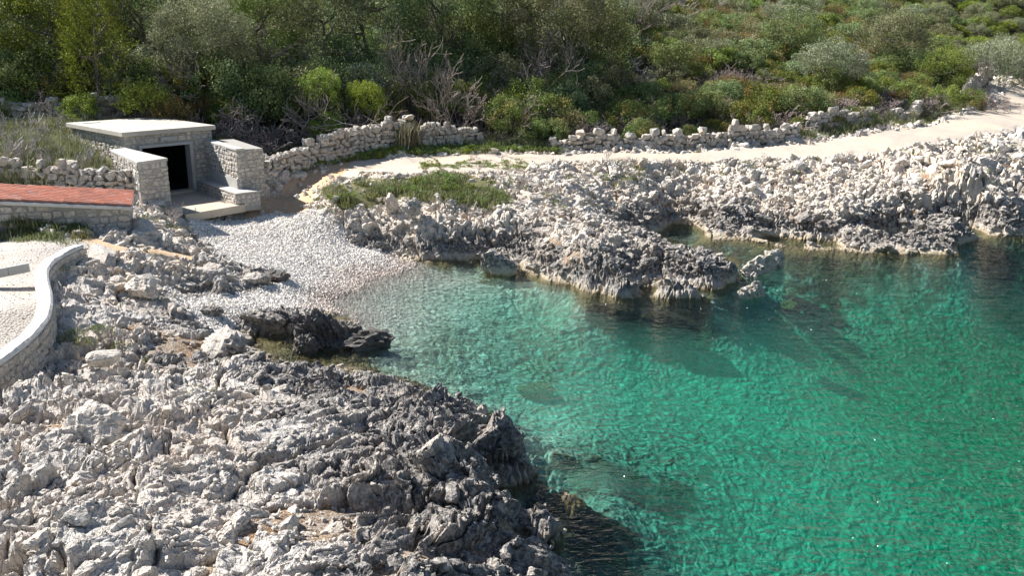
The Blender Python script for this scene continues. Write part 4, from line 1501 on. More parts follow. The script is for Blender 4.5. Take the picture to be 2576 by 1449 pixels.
boulder(715, 812, 0.22, (0.55, 0.34, 0.30), -0.2, 'low dark ledge between beach and the big dark rock', 83, 'rock_dark', 0.30, 0.14, name='sea_rock', strata=0.6)
boulder(1905, 674, 0.16, (0.72, 0.52, 0.48), 0.9, 'pale jagged islet rock off the headland tip', 57, 'rock_islet', 0.22, 0.1, name='sea_rock', strata=0.5)
boulder(1948, 658, 0.18, (0.50, 0.42, 0.58), 0.7, 'taller pale spike at the far end of the islet', 55, 'rock_islet', 0.22, 0.1, name='sea_rock', strata=0.5)
boulder(1895, 735, 0.10, (0.50, 0.32, 0.40), 0.3, 'small pale yellowish rock breaking the water nearest headland tip', 16, 'rock_islet', 0.22, 0.1, name='sea_rock', strata=0.4)
boulder(1830, 690, 0.2, (0.48, 0.32, 0.52), 1.2, 'upright rock fin at the outer end of the headland', 17, name='sea_rock', strata=0.5)
boulder(1990, 770, -0.85, (0.45, 0.4, 0.25), 1.2, 'pale rock just under the water beyond islet', 18, name='sea_rock')
boulder(1345, 992, -1.2, (0.48, 0.42, 0.26), 0.2, 'brown weedy rock under water in the green cove', 19, name='sea_rock')
boulder(1540, 790, -0.42, (0.95, 0.5, 0.36), 0.1, 'dark sunken reef rock in front of the headland, left one', 71, 'rock_reef', name='sea_rock')
boulder(1668, 806, -0.50, (0.95, 0.5, 0.36), -0.1, 'dark sunken reef rock in front of the headland, right one', 72, 'rock_reef', name='sea_rock')
# big loose boulders by the beach and parapet
boulder(365, 600, 1.75, (1.05, 0.55, 0.50), -0.5, 'smooth pale grey cracked boulder below the tiled shed', 21, rough=0.06, pits=0.02, tilt=(0.1, 0.35))
boulder(262, 672, 1.65, (0.95, 0.42, 0.50), -0.9, 'smooth grey slab leaning beside the parapet end', 22, rough=0.05, pits=0.02, tilt=(0.2, 0.4))
boulder(452, 590, 1.35, (0.32, 0.26, 0.20), 0.2, 'rounded grey boulder on top of small pile beside beach', 23, rough=0.06, pits=0.03)
boulder(448, 612, 1.18, (0.34, 0.22, 0.10), 0.1, 'flat white stone under the rounded boulder beside beach', 24, rough=0.05, pits=0.02)
boulder(485, 622, 1.08, (0.36, 0.24, 0.18), -0.4, 'angular grey stone at lower edge of small beach pile', 25, rough=0.08, pits=0.03)
boulder(540, 690, 0.98, (0.62, 0.48, 0.40), 0.3, 'broad pale boulder at the head of rocks beside beach', 26)
boulder(560, 728, 0.75, (0.42, 0.36, 0.36), 0.8, 'dark grey cracked boulder at foot of rocks on beach', 27)
boulder(690, 692, 0.68, (0.50, 0.28, 0.22), -0.5, 'black pitted rock sticking out into white pebbles', 28, 'rock_dark')
boulder(640, 702, 0.75, (0.42, 0.28, 0.26), 0.5, 'dark rock just behind the black pitted rock', 29)
boulder(535, 782, 0.72, (0.30, 0.22, 0.20), 0.5, 'orange-stained stone alone on the small pebble tongue', 30, rough=0.1)
boulder(660, 800, 0.42, (0.55, 0.38, 0.30), -0.3, 'grey wedge rock between pebble beach and tide pool', 31)
boulder(560, 880, 0.78, (0.78, 0.42, 0.44), -0.6, 'rounded dark-flanked boulder overhanging the tide pool', 32)
boulder(270, 900, 1.72, (0.34, 0.22, 0.17), 0.2, 'light grey flat-topped stone perched below the parapet', 33, rough=0.05, pits=0.02)
boulder(240, 1060, 2.2, (0.50, 0.42, 0.34), -0.6, 'big rounded pale boulder on the left of near shelf', 34, rough=0.09)
boulder(350, 720, 1.55, (0.6, 0.4, 0.35), -0.7, 'grey blocky boulder midway down slope under parapet', 35, rough=0.1)
boulder(1040, 524, 1.85, (0.46, 0.36, 0.46), 0.9, 'tall pale pointed rock rising from headland grass edge', 66, 'rock_piece', 0.28, 0.12, strata=0.4)
boulder(985, 516, 1.78, (0.40, 0.34, 0.40), 1.2, 'leaning white pinnacle left of the tallest headland rock', 67, 'rock_piece', 0.28, 0.12, strata=0.4)
boulder(2480, 425, 2.2, (0.75, 0.55, 0.48), 0.6, 'largest pale tan boulder on the coast slope at right', 38, rough=0.1, pits=0.03)
boulder(2100, 400, 2.42, (0.38, 0.3, 0.25), 0.6, 'blocky tan boulder just below the path bend', 39, rough=0.08, pits=0.03)
boulder(1300, 372, 2.72, (0.32, 0.28, 0.30), 0.6, 'pair of white stones on the grassy verge, rear one', 40, rough=0.08, pits=0.03)
boulder(1310, 382, 2.62, (0.30, 0.26, 0.24), 0.1, 'pair of white stones on the grassy verge, front one', 41, rough=0.08, pits=0.03)
boulder(1420, 378, 2.66, (0.36, 0.26, 0.26), 0.4, 'white flat-topped block at left end of path wall', 42, rough=0.08, pits=0.03)

# pebbles over the beach
n = 30000
P = np.concatenate([gsample('pebble_beach', n - 5000), gsample('sea_bed', 5000, lambda v: (v[:, 2] > -0.45 * RNG.random(len(v))) & (v[:, 0] < -1.0 - 5.0 * RNG.random(len(v))) & (v[:, 1] > 26))])
S = 0.05 + 0.075 * RNG.random(n) ** 2
scatter_stuff('beach_pebbles', PEB, P + np.array([0, 0, 0.01]), RNG.uniform(0, 6.28, (n, 3)), np.column_stack([S * 1.3, S, S * 0.75]), RNG.integers(0, len(PEB), n),
              None, 'white and grey pebbles covering the small beach', 'pebbles')
n = 2500
P = gsample('gravel_terrace', n)
S = 0.02 + 0.035 * RNG.random(n) ** 2
scatter_stuff('terrace_chippings', PEB, P, RNG.uniform(0, 6.28, (n, 3)), np.column_stack([S * 1.3, S, S * 0.75]), RNG.integers(0, len(PEB), n),
              None, 'pale stone chippings strewn over the walled terrace', 'gravel')
# loose stones beside path and verge
vv = np.concatenate([gverts('turf'), gverts('earth_track'), gverts('hillside')])
vv = vv[(vv[:, 1] < 52) & (vv[:, 1] > 36) & (vv[:, 0] > -10.5)]
n = 420
P = vv[RNG.choice(len(vv), n)]
S = 0.06 + 0.22 * RNG.random(n) ** 3
scatter_stuff('verge_stones', ST_DRY[:10], P + np.array([0, 0, 0.02]), RNG.uniform(0, 6.28, (n, 3)), np.column_stack([S * 1.3, S, S * 0.75]), RNG.integers(0, 10, n),
              None, 'loose white stones scattered over the verge by the path', 'stones')

# ------------------------------------------------------------------ plants
def rnd_dirs(r, n):
    d = r.normal(size=(n, 3))
    return d / np.linalg.norm(d, axis=1)[:, None]


def leaves(name, C, N, size, mat, tint, aspect=0.5, r=None):
    """leaf shaped cards: centre, rough normal, length, tint per leaf"""
    n = len(C)
    t = rnd_dirs(r, n)
    a = np.cross(N, t)
    a /= np.linalg.norm(a, axis=1)[:, None] + 1e-9
    b = np.cross(N, a)
    b /= np.linalg.norm(b, axis=1)[:, None] + 1e-9
    L = size[:, None] * 0.5
    V = np.stack([C - a * L, C + b * L * aspect + a * L * 0.1, C + a * L, C - b * L * aspect + a * L * 0.1], 1).reshape(-1, 3)
    F = np.arange(4 * n).reshape(-1, 4)
    return mesh_np(name, V, F, mat, {'tint': np.repeat(tint, 4)})


def crown(name, seed, mat, rad, zc, ncl, rcl, nl, leaf, low=-0.35, aspect=0.55, fill=0.75, up=0.25, long_=False):
    r = np.random.default_rng(seed)
    d = rnd_dirs(r, ncl * 3)
    d = d[d[:, 2] > low][:ncl]
    ncl = len(d)
    lump = 0.72 + 0.42 * r.random(ncl)
    c = d * np.array(rad) * (fill + (1 - fill) * r.random(ncl))[:, None] * lump[:, None] + np.array([0, 0, zc])
    cs = rcl * r.uniform(0.6, 1.35, ncl)
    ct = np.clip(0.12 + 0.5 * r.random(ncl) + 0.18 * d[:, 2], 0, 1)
    k = r.integers(0, ncl, nl)
    dd = rnd_dirs(r, nl)
    dd[:, 2] = dd[:, 2] * 0.85 + up
    dd /= np.linalg.norm(dd, axis=1)[:, None]
    C = c[k] + dd * (cs[k] * r.uniform(0.35, 1.08, nl) ** 0.7)[:, None]
    C[:, 2] = np.maximum(C[:, 2], 0.03)
    N = dd * 0.8 + rnd_dirs(r, nl) * 0.75
    if long_:
        N = np.cross(dd + rnd_dirs(r, nl) * 0.4, rnd_dirs(r, nl))
    N /= np.linalg.norm(N, axis=1)[:, None] + 1e-9
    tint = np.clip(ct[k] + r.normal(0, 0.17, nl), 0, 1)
    return leaves(name, C, N, leaf * r.uniform(0.6, 1.3, nl), mat, tint, aspect, r)


def sprays(name, seed, mat, rad, zc, ns, per, length, leaf, cone=False, droop=0.0):
    """feathery shoots, as on juniper and heath"""
    r = np.random.default_rng(seed)
    d = rnd_dirs(r, ns)
    d[:, 2] = np.abs(d[:, 2]) * (1 if not cone else 1) - (0.25 if not cone else 0)
    if cone:
        h = r.random(ns) ** 0.8
        th = r.uniform(0, 6.283, ns)
        w = (1 - h) ** 0.75 * (0.75 + 0.25 * r.random(ns)) + 0.06
        w *= 1 + 0.25 * np.sin(th * 3 + h * 9)
        base = np.stack([np.cos(th) * w * rad[0], np.sin(th) * w * rad[1], 0.12 * rad[2] + h * rad[2] * 1.8], 1)
        d = np.stack([np.cos(th), np.sin(th), 0.75 + 0 * th], 1)
    else:
        base = d * np.array(rad) * r.uniform(0.45, 0.9, ns)[:, None] + np.array([0, 0, zc])
        d = d + np.array([0, 0, 0.6])
    d = d + r.normal(0, 0.25, (ns, 3))
    d /= np.linalg.norm(d, axis=1)[:, None]
    st = np.clip(r.random(ns) * 0.75, 0, 1)
    k = np.repeat(np.arange(ns), per)
    t = np.tile(np.linspace(0.05, 1, per), ns)
    ln = length * r.uniform(0.6, 1.3, ns)
    n = len(k)
    C = base[k] + d[k] * (t * ln[k])[:, None] + r.normal(0, 0.035, (n, 3))
    C[:, 2] = np.maximum(C[:, 2] - droop * t * t, 0.03)
    a = d[k] + r.normal(0, 0.45, (n, 3))
    N = np.cross(a, rnd_dirs(r, n))
    N /= np.linalg.norm(N, axis=1)[:, None] + 1e-9
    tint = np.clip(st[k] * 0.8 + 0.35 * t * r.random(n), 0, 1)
    return leaves(name, C, N, leaf * r.uniform(0.7, 1.3, n), mat, tint, 0.42, r)


def tubes(name, segs, mat, sides=3):
    """segs: (p0, p1, r0, r1)"""
    A = np.array([s[0] for s in segs], float)
    B = np.array([s[1] for s in segs], float)
    ra = np.array([s[2] for s in segs])
    rb = np.array([s[3] for s in segs])
    d = B - A
    d /= np.linalg.norm(d, axis=1)[:, None] + 1e-9
    ref = np.where(np.abs(d[:, 2:3]) > 0.9, np.array([[1.0, 0, 0]]), np.array([[0, 0, 1.0]]))
    u = np.cross(d, ref)
    u /= np.linalg.norm(u, axis=1)[:, None]
    w = np.cross(d, u)
    n = len(segs)
    V = np.empty((n, 2 * sides, 3))
    for k in range(sides):
        c, s = math.cos(k * 2 * math.pi / sides), math.sin(k * 2 * math.pi / sides)
        o = u * c + w * s
        V[:, k] = A + o * ra[:, None]
        V[:, sides + k] = B + o * rb[:, None]
    base = (np.arange(n) * 2 * sides)[:, None]
    F = np.concatenate([base + np.array([k, (k + 1) % sides, sides + (k + 1) % sides, sides + k]) for k in range(sides)])
    return mesh_np(name, V.reshape(-1, 3), F, mat, None, smooth=sides > 3)


def grow(r, segs, p, d, length, rad, depth, split, spread_, up, kink=0.25):
    n = 3
    for k in range(n):
        d = (d + Vector((r.gauss(0, kink), r.gauss(0, kink), r.gauss(0, kink) + up))).normalized()
        q = p + d * length / n
        r1 = max(0.010, rad * (1 - 0.22))
        segs.append((p[:], q[:], rad, r1))
        p, rad = q, r1
        if depth > 0 and k > 0:
            for _ in range(split if k == n - 1 else max(1, split - 1)):
                e = (d + Vector((r.gauss(0, spread_), r.gauss(0, spread_), r.gauss(0, spread_)))).normalized()
                grow(r, segs, p, e, length * r.uniform(0.5, 0.8), rad * 0.62, depth - 1, split, spread_, up, kink)


def bare_mesh(name, seed, mat, stems, length, rad, depth, split, spread_, up, lean=0.6, maxseg=2600):
    r = random.Random(seed)
    segs = []
    for k in range(stems):
        a = r.uniform(0, 6.283)
        d = Vector((math.cos(a) * lean, math.sin(a) * lean, 1)).normalized()
        grow(r, segs, Vector((0, 0, -0.1)), d, length * r.uniform(0.75, 1.15), rad, depth, split, spread_, up)
    return tubes(name, [s for s in segs][:maxseg * 3], mat)


def trunk_mesh(name, seed, h, rad, limbs, reach, lean=(0, 0)):
    r = random.Random(seed)
    segs = []
    p = Vector((0, 0, -0.15))
    d = Vector((lean[0], lean[1], 1)).normalized()
    n = 5
    for k in range(n):
        d = (d + Vector((r.gauss(0, 0.14), r.gauss(0, 0.14), 0.05))).normalized()
        q = p + d * (h / n)
        segs.append((p[:], q[:], rad * (1 - 0.14 * k), rad * (1 - 0.14 * (k + 1))))
        p = q
        if k >= 1:
            for _ in range(limbs):
                a = r.uniform(0, 6.283)
                grow(r, segs, p, Vector((math.cos(a), math.sin(a), 0.55)).normalized(), reach * r.uniform(0.6, 1.1), rad * 0.42, 2, 2, 0.5, 0.05)
    return tubes(name, segs, 'bark', 5)


def tuft_mesh(name, seed, mat, n, h, spread_, wid=0.012, bend=0.5):
    r = np.random.default_rng(seed)
    th = r.uniform(0, 6.283, n)
    o = r.normal(0, 1, (n, 2)) * spread_ * 0.3
    L = h * r.uniform(0.5, 1.15, n)
    out = r.uniform(0.05, bend, n)
    B = np.column_stack([o, np.zeros(n) - 0.02])
    dirv = np.column_stack([np.cos(th), np.sin(th), np.zeros(n)])
    side = np.column_stack([-np.sin(th), np.cos(th), np.zeros(n)]) * wid
    M1 = B + dirv * (L * out * 0.35)[:, None] + np.array([0, 0, 1]) * (L * 0.55)[:, None]
    T = B + dirv * (L * out)[:, None] + np.array([0, 0, 1]) * (L * (1 - 0.25 * out))[:, None]
    V = np.stack([B - side, B + side, M1 + side * 0.8, M1 - side * 0.8, T], 1).reshape(-1, 3)
    b = (np.arange(n) * 5)[:, None]
    tint = np.repeat(np.clip(r.random(n), 0, 1), 5)
    return mesh_np(name, V, [b + np.array([0, 1, 2, 3]), b + np.array([3, 2, 4])], mat, {'tint': tint})


PL = {}


def plant(kind, parts):
    PL.setdefault(kind, []).append(parts)


for k in range(3):
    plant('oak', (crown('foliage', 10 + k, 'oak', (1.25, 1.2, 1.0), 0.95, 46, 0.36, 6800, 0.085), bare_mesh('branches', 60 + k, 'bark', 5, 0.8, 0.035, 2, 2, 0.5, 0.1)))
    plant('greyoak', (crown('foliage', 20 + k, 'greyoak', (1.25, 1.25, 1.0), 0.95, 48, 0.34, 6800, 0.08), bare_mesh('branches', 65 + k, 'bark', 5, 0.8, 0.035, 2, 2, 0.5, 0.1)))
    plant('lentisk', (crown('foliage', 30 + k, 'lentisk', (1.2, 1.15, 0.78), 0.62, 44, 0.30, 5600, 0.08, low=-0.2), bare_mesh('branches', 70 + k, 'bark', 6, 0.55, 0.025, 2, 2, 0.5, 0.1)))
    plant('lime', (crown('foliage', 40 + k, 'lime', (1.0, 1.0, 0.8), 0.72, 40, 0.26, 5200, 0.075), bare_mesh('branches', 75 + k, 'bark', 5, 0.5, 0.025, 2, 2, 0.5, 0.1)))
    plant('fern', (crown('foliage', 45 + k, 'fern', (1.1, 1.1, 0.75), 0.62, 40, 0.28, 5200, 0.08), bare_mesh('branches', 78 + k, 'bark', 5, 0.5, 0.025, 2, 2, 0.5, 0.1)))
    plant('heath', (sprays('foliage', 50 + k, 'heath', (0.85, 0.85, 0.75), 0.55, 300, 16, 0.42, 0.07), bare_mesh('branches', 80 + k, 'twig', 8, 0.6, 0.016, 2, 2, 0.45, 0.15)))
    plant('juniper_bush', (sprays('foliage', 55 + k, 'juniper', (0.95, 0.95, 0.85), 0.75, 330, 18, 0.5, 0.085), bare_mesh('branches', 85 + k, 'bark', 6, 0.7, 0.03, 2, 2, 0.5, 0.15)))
    plant('bare', (bare_mesh('twigs', 90 + k, 'twig', 9, 0.75, 0.016, 3, 2, 0.55, 0.06, 0.9), None))
    plant('bare_low', (bare_mesh('twigs', 95 + k, 'twig', 14, 0.55, 0.012, 3, 2, 0.6, 0.02, 1.3), None))
    plant('bare_tall', (bare_mesh('twigs', 99 + k, 'twig', 5, 1.5, 0.032, 3, 2, 0.42, 0.12, 0.45), None))
    plant('pale_bare', (bare_mesh('twigs', 103 + k, 'pale_twig', 6, 0.9, 0.022, 3, 2, 0.5, 0.08, 0.6), None))
    plant('broom', (tuft_mesh('blades', 110 + k, 'straw', 420, 0.95, 0.6, 0.011, 0.75), tuft_mesh('green_blades', 114 + k, 'grass', 200, 0.85, 0.5, 0.011, 0.6)))

JUN_TREE = sprays('foliage', 201, 'juniper', (1.5, 1.4, 3.6), 0, 1150, 17, 0.62, 0.10, cone=True)
BIG_CROWN = {'oak': [crown('crown', 210 + k, 'oak', (2.5, 2.3, 2.5), 3.6, 120, 0.55, 17000, 0.105, low=-0.75) for k in range(2)],
             'greyoak': [crown('crown', 220 + k, 'greyoak', (2.5, 2.3, 1.9), 3.7, 120, 0.48, 16000, 0.10, low=-0.5) for k in range(2)],
             'lime': [crown('crown', 235, 'lime', (2.4, 2.3, 1.9), 3.5, 90, 0.5, 9000, 0.14, low=-0.6)],
             'fern': [crown('crown', 230, 'fern', (2.3, 2.2, 2.3), 3.4, 110, 0.5, 15000, 0.105, low=-0.75)]}
TRUNKS = [trunk_mesh('trunk', 240 + k, 3.2, 0.15, 2, 1.3, ((-0.25, 0), (0.1, 0.1))[k]) for k in range(2)]


def gz(x, y):
    return hz(x, y)


NAMES = {'oak': 'holm_oak_shrub', 'greyoak': 'grey_leaved_shrub', 'lentisk': 'lentisk_shrub', 'lime': 'bright_green_shrub', 'fern': 'fresh_green_shrub', 'heath': 'heath_shrub', 'juniper_bush': 'juniper_shrub',
         'bare': 'bare_shrub', 'bare_low': 'bare_shrub', 'bare_tall': 'bare_tree', 'pale_bare': 'bare_shrub', 'broom': 'grass_tussock'}
PNAME = {'broom': ('straw_blades', 'green_blades'), 'bare': ('twigs', None)}


def put(kind, x, y, s, label, group=None, sz=1.0, dz=0.0, rz=None, tilt=0.0):
    var = random.randrange(len(PL[kind]))
    t = empty(NAMES[kind], (x, y, gz(x, y) - 0.05 + dz), random.uniform(0, 6.28) if rz is None else rz)
    t.rotation_euler[0] = tilt
    t.scale = (s, s, s * sz)
    a, b = PL[kind][var]
    pn = ('twigs', None) if kind.startswith('bare') or kind == 'pale_bare' else (('straw_blades', 'green_blades') if kind == 'broom' else ('foliage', 'branches'))
    link(pn[0], a, t)
    if b is not None:
        link(pn[1], b, t)
    tag(t, label, 'tree' if kind == 'bare_tall' else ('tussock' if kind == 'broom' else 'shrub'), group)
    return t


def at(px, y):
    return (px - 1288.0) / FOC * y * 1.02


def tree(name, kind, px, y, s, label, sz=1.0, k=0, tr=0, dz=None, group=None):
    x = at(px, y)
    if dz is None:
        dz = -1.5 * s * sz if px > 1600 else 0.0
    t = empty(name, (x, y, gz(x, y) - 0.1 + dz), random.uniform(0, 6.28))
    t.scale = (s, s, s * sz)
    if kind == 'juniper':
        link('foliage', JUN_TREE, t)
        link('trunk', TRUNKS[1], t, None, None, (0.8, 0.8, 1.4))
    else:
        link('crown', BIG_CROWN[kind][k], t)
        link('trunk', TRUNKS[tr], t)
    tag(t, label, 'tree', group)
    return t


# wood behind the bunker
tree('holm_oak_tree', 'oak', 20, 50, 1.15, 'dark oak tree at the left edge behind far wall', 1.15, 0)
tree('holm_oak_tree', 'fern', 165, 48.6, 1.05, 'broad grey-green tree left of the tall juniper', 1.2, 0)
tree('juniper_tree', 'juniper', 292, 46.2, 1.05, 'tall yellow-green juniper rising behind the bunker', 1.08)
tree('grey_oak_tree', 'greyoak', 545, 47.0, 1.05, 'grey-leaved tree leaning left with bare pale trunk behind bunker', 1.05, 0, 0)
tree('holm_oak_tree', 'oak', 440, 52.0, 1.2, 'dark oak filling the gap behind juniper and grey tree', 1.2, 1)
tree('holm_oak_tree', 'fern', 690, 52.0, 1.1, 'leafy green tree right of the grey-leaved tree', 1.15, 0)
tree('holm_oak_tree', 'greyoak', 830, 53.5, 1.25, 'grey-green oak at top above the round yellow bush', 1.15, 1)
tree('holm_oak_tree', 'oak', 960, 55.0, 1.3, 'dark oak at the top middle of the wood', 1.25, 0)
tree('holm_oak_tree', 'oak', 1120, 55.5, 1.25, 'dark green oak behind the tall bare shrubs', 1.25, 1)
tree('holm_oak_tree', 'fern', 1240, 57.0, 1.2, 'green tree at upper middle left of big olive bush', 1.2, 0)
tree('holm_oak_tree', 'greyoak', 1400, 53.5, 1.25, 'large rounded olive-grey oak at top centre', 1.12, 0)
tree('holm_oak_tree', 'oak', 1480, 56.5, 1.0, 'dark oak tucked right behind the large olive-grey oak', 1.0, 1)
tree('holm_oak_tree', 'oak', 240, 55.0, 1.3, 'dark oak behind the tall juniper', 1.3, 0)
tree('holm_oak_tree', 'greyoak', 90, 56.0, 1.3, 'grey-green oak top left behind the front trees', 1.3, 1)
tree('holm_oak_tree', 'greyoak', 2060, 60.0, 0.95, 'dark rounded oak standing alone on the right slope', 0.85, 1)
tree('holm_oak_tree', 'fern', 2330, 68.0, 0.85, 'bright green tree on the upper right slope', 0.9, 0)
tree('holm_oak_tree', 'greyoak', 2440, 72.0, 1.0, 'pale grey-green tree right of the bright green one', 0.9, 0)
tree('holm_oak_tree', 'oak', 2520, 74.0, 0.85, 'dark tree beside far bend of path', 0.9, 0)
tree('holm_oak_tree', 'oak', 1950, 70.0, 1.0, 'dark oak on the skyline above brown heath', 0.8, 1)
tree('holm_oak_tree', 'greyoak', 2200, 72.0, 1.1, 'grey-green tree high between dark and bright trees', 0.9, 1)

tree('bright_green_tree', 'lime', 822, 47.0, 0.50, 'round yellow-green bush high among dark trees', 1.45)
tree('bright_green_tree', 'lime', 935, 47.4, 0.44, 'sunlit bush right of the round yellow-green one', 1.45)

SINGLE = [
    ('lime', 238, 44.5, 1.0, 'bright green leafy bush spilling over the far wall', 1.0), ('juniper_bush', 400, 44.4, 1.25, 'bright green juniper bush close behind the bunker roof', 1.1),
    ('heath', 462, 44.0, 1.1, 'reddish brown bush right of the juniper bush', 1.2), ('lentisk', 330, 47.5, 1.0, 'dark leafy bush at the foot of tall juniper', 1.3), ('lentisk', 85, 46.5, 1.3, 'olive bush in deep shade behind the far wall', 1.1),
    ('lime', 838, 45.9, 0.95, 'smaller yellow-green bush just below the round one', 1.3),
    ('fern', 700, 48.8, 1.0, 'pale green sprawling bush beneath the leafy tree', 1.3), ('heath', 1040, 47.6, 0.9, 'rusty tipped bush below the tall bare trees', 1.0), ('lentisk', 1265, 47.8, 1.15, 'green bush hanging over the path verge centre', 1.3),
    ('lentisk', 1380, 48.6, 1.2, 'dark green bush below the large olive-grey oak', 1.2), ('lentisk', 1330, 47.2, 0.9, 'low dark bush right beside the verge', 1.0), ('fern', 1465, 48.8, 0.9, 'light green bush with red leaves above wall start', 1.0),
    ('lentisk', 1570, 49.8, 1.05, 'dense dark bush above left half of long wall', 1.0), ('fern', 1640, 51.0, 0.85, 'fresh green mound above the long wall', 0.9), ('lentisk', 1700, 51.2, 1.25, 'widest dark green mound above long wall', 1.0),
    ('broom', 1802, 52.5, 1.25, 'tall fan of pale straw grass on the right slope', 1.2), ('lentisk', 1900, 53.5, 1.2, 'glossy dark mound right of the straw fan', 1.0), ('lentisk', 1985, 54.5, 1.2, 'dark mound under the lone rounded oak', 0.9),
    ('lime', 2120, 60.5, 0.95, 'yellow-green bush right of the lone oak', 0.9), ('fern', 2190, 62.0, 1.0, 'soft green bush up the slope from bright one', 0.9), ('lentisk', 2240, 60.0, 1.1, 'dark green mound above path bend, right one', 0.9),
    ('lentisk', 2130, 56.5, 1.1, 'dark green mound above path bend, left one', 0.9), ('fern', 2330, 60.8, 1.1, 'bright mound leaning to the path bend', 0.9), ('lentisk', 2390, 62.5, 1.1, 'rounded olive mound at path side near far wall', 0.9),
    ('broom', 1030, 45.2, 1.45, 'large straw and green tussock at the end of sunlit wall', 1.15), ('broom', 1700, 47.9, 0.8, 'dry tussock behind the long wall, left one', 0.9), ('broom', 1770, 48.4, 0.8, 'dry tussock behind the long wall, right one', 0.9),
    ('broom', 2050, 50.6, 0.8, 'dry tussock between two wall pieces', 1.0), ('broom', 2210, 54.8, 0.9, 'straw tussock beside the path, left of pair', 1.0), ('broom', 2260, 56.2, 0.9, 'straw tussock beside the path, right of pair', 1.0), ('broom', 2420, 62.8, 1.0, 'tall straw tussock by the far bend', 1.2),
    ('pale_bare', 1610, 55.5, 1.05, 'pale grey bare shrub standing out on the slope', 1.2), ('bare_tall', 1155, 46.4, 1.0, 'slender pale bare tree rising above verge', 1.15), ('pale_bare', 1510, 47.6, 0.75, 'bleached twisted deadwood above left end of path wall', 0.9),
    ('bare_tall', 2440, 66.0, 1.0, 'thin crooked bare tree near far bend', 1.3), ('pale_bare', 640, 45.6, 0.9, 'grey bare shrub under the leaning trunk', 1.2), ('bare_low', 560, 44.0, 1.4, 'wide low mass of grey twigs behind bunker', 1.1),
    ('bare_low', 660, 44.6, 1.4, 'grey twig thicket right of the bunker roof', 1.1), ('bare_low', 740, 45.4, 1.3, 'grey twig thicket above the sunlit wall start', 1.1), ('bare', 810, 46.2, 1.35, 'brown bare shrub leaning over the sunlit wall', 1.1), ('bare_low', 610, 42.6, 1.0, 'low twigs at right end of the bunker roof', 0.9),
    ('bare', 500, 46.5, 1.3, 'bare brown shrub behind the juniper bush', 1.2), ('bare_tall', 1060, 49.0, 1.05, 'tall brown bare tree, left of the bare pair', 1.2), ('bare_tall', 1125, 49.8, 1.1, 'tall brown bare tree, right of the bare pair', 1.25), ('bare', 1190, 48.2, 1.2, 'bare shrub at the foot of the tall bare pair', 1.1),
    ('bare', 890, 47.4, 1.3, 'brown bare shrub below the glossy sunlit bush', 1.1), ('bare', 960, 47.8, 1.3, 'brown bare shrub above the tussock end of wall', 1.2), ('bare_tall', 1330, 51.0, 0.9, 'bare tree against the large olive-grey oak', 1.1),
    ('bare_low', 1480, 48.2, 1.0, 'grey twig mound behind left part of path wall', 1.0), ('bare_low', 1620, 49.0, 1.2, 'brown twig mound above middle of path wall', 0.9), ('bare_low', 1860, 50.6, 1.3, 'long mauve twig mound above right part of wall', 0.8), ('bare_low', 1960, 51.4, 1.3, 'mauve twig mound reaching the wall corner', 0.8),
    ('bare_low', 2080, 53.5, 1.2, 'brown twig mound behind broken wall', 0.9), ('bare_low', 2180, 56.8, 1.2, 'brown twig mound beside the straw tussocks', 0.9), ('bare_low', 2300, 58.8, 1.2, 'twig mound above the crumbling wall', 0.9), ('bare_low', 2440, 64.0, 1.1, 'twig mound by far wall', 1.0),
]
for (kind, px, y, s, lb, sz) in SINGLE:
    if kind in ('bare', 'bare_low'):
        s *= 1.35
    put(kind, at(px, y), y, s, lb, None, sz)

# the rest of the scrub reads as one mass over the slope
ANY = []
for kd in ('oak', 'greyoak', 'lentisk', 'fern', 'lime', 'heath', 'juniper_bush', 'bare', 'bare_low', 'bare_tall', 'pale_bare', 'broom'):
    for q in PL[kd]:
        for me in q:
            if me is not None:
                ANY.append((kd, PL[kd].index(q), me))
KID = {}
for i, (kd, v_, me) in enumerate(ANY):
    KID.setdefault((kd, v_), []).append(i)


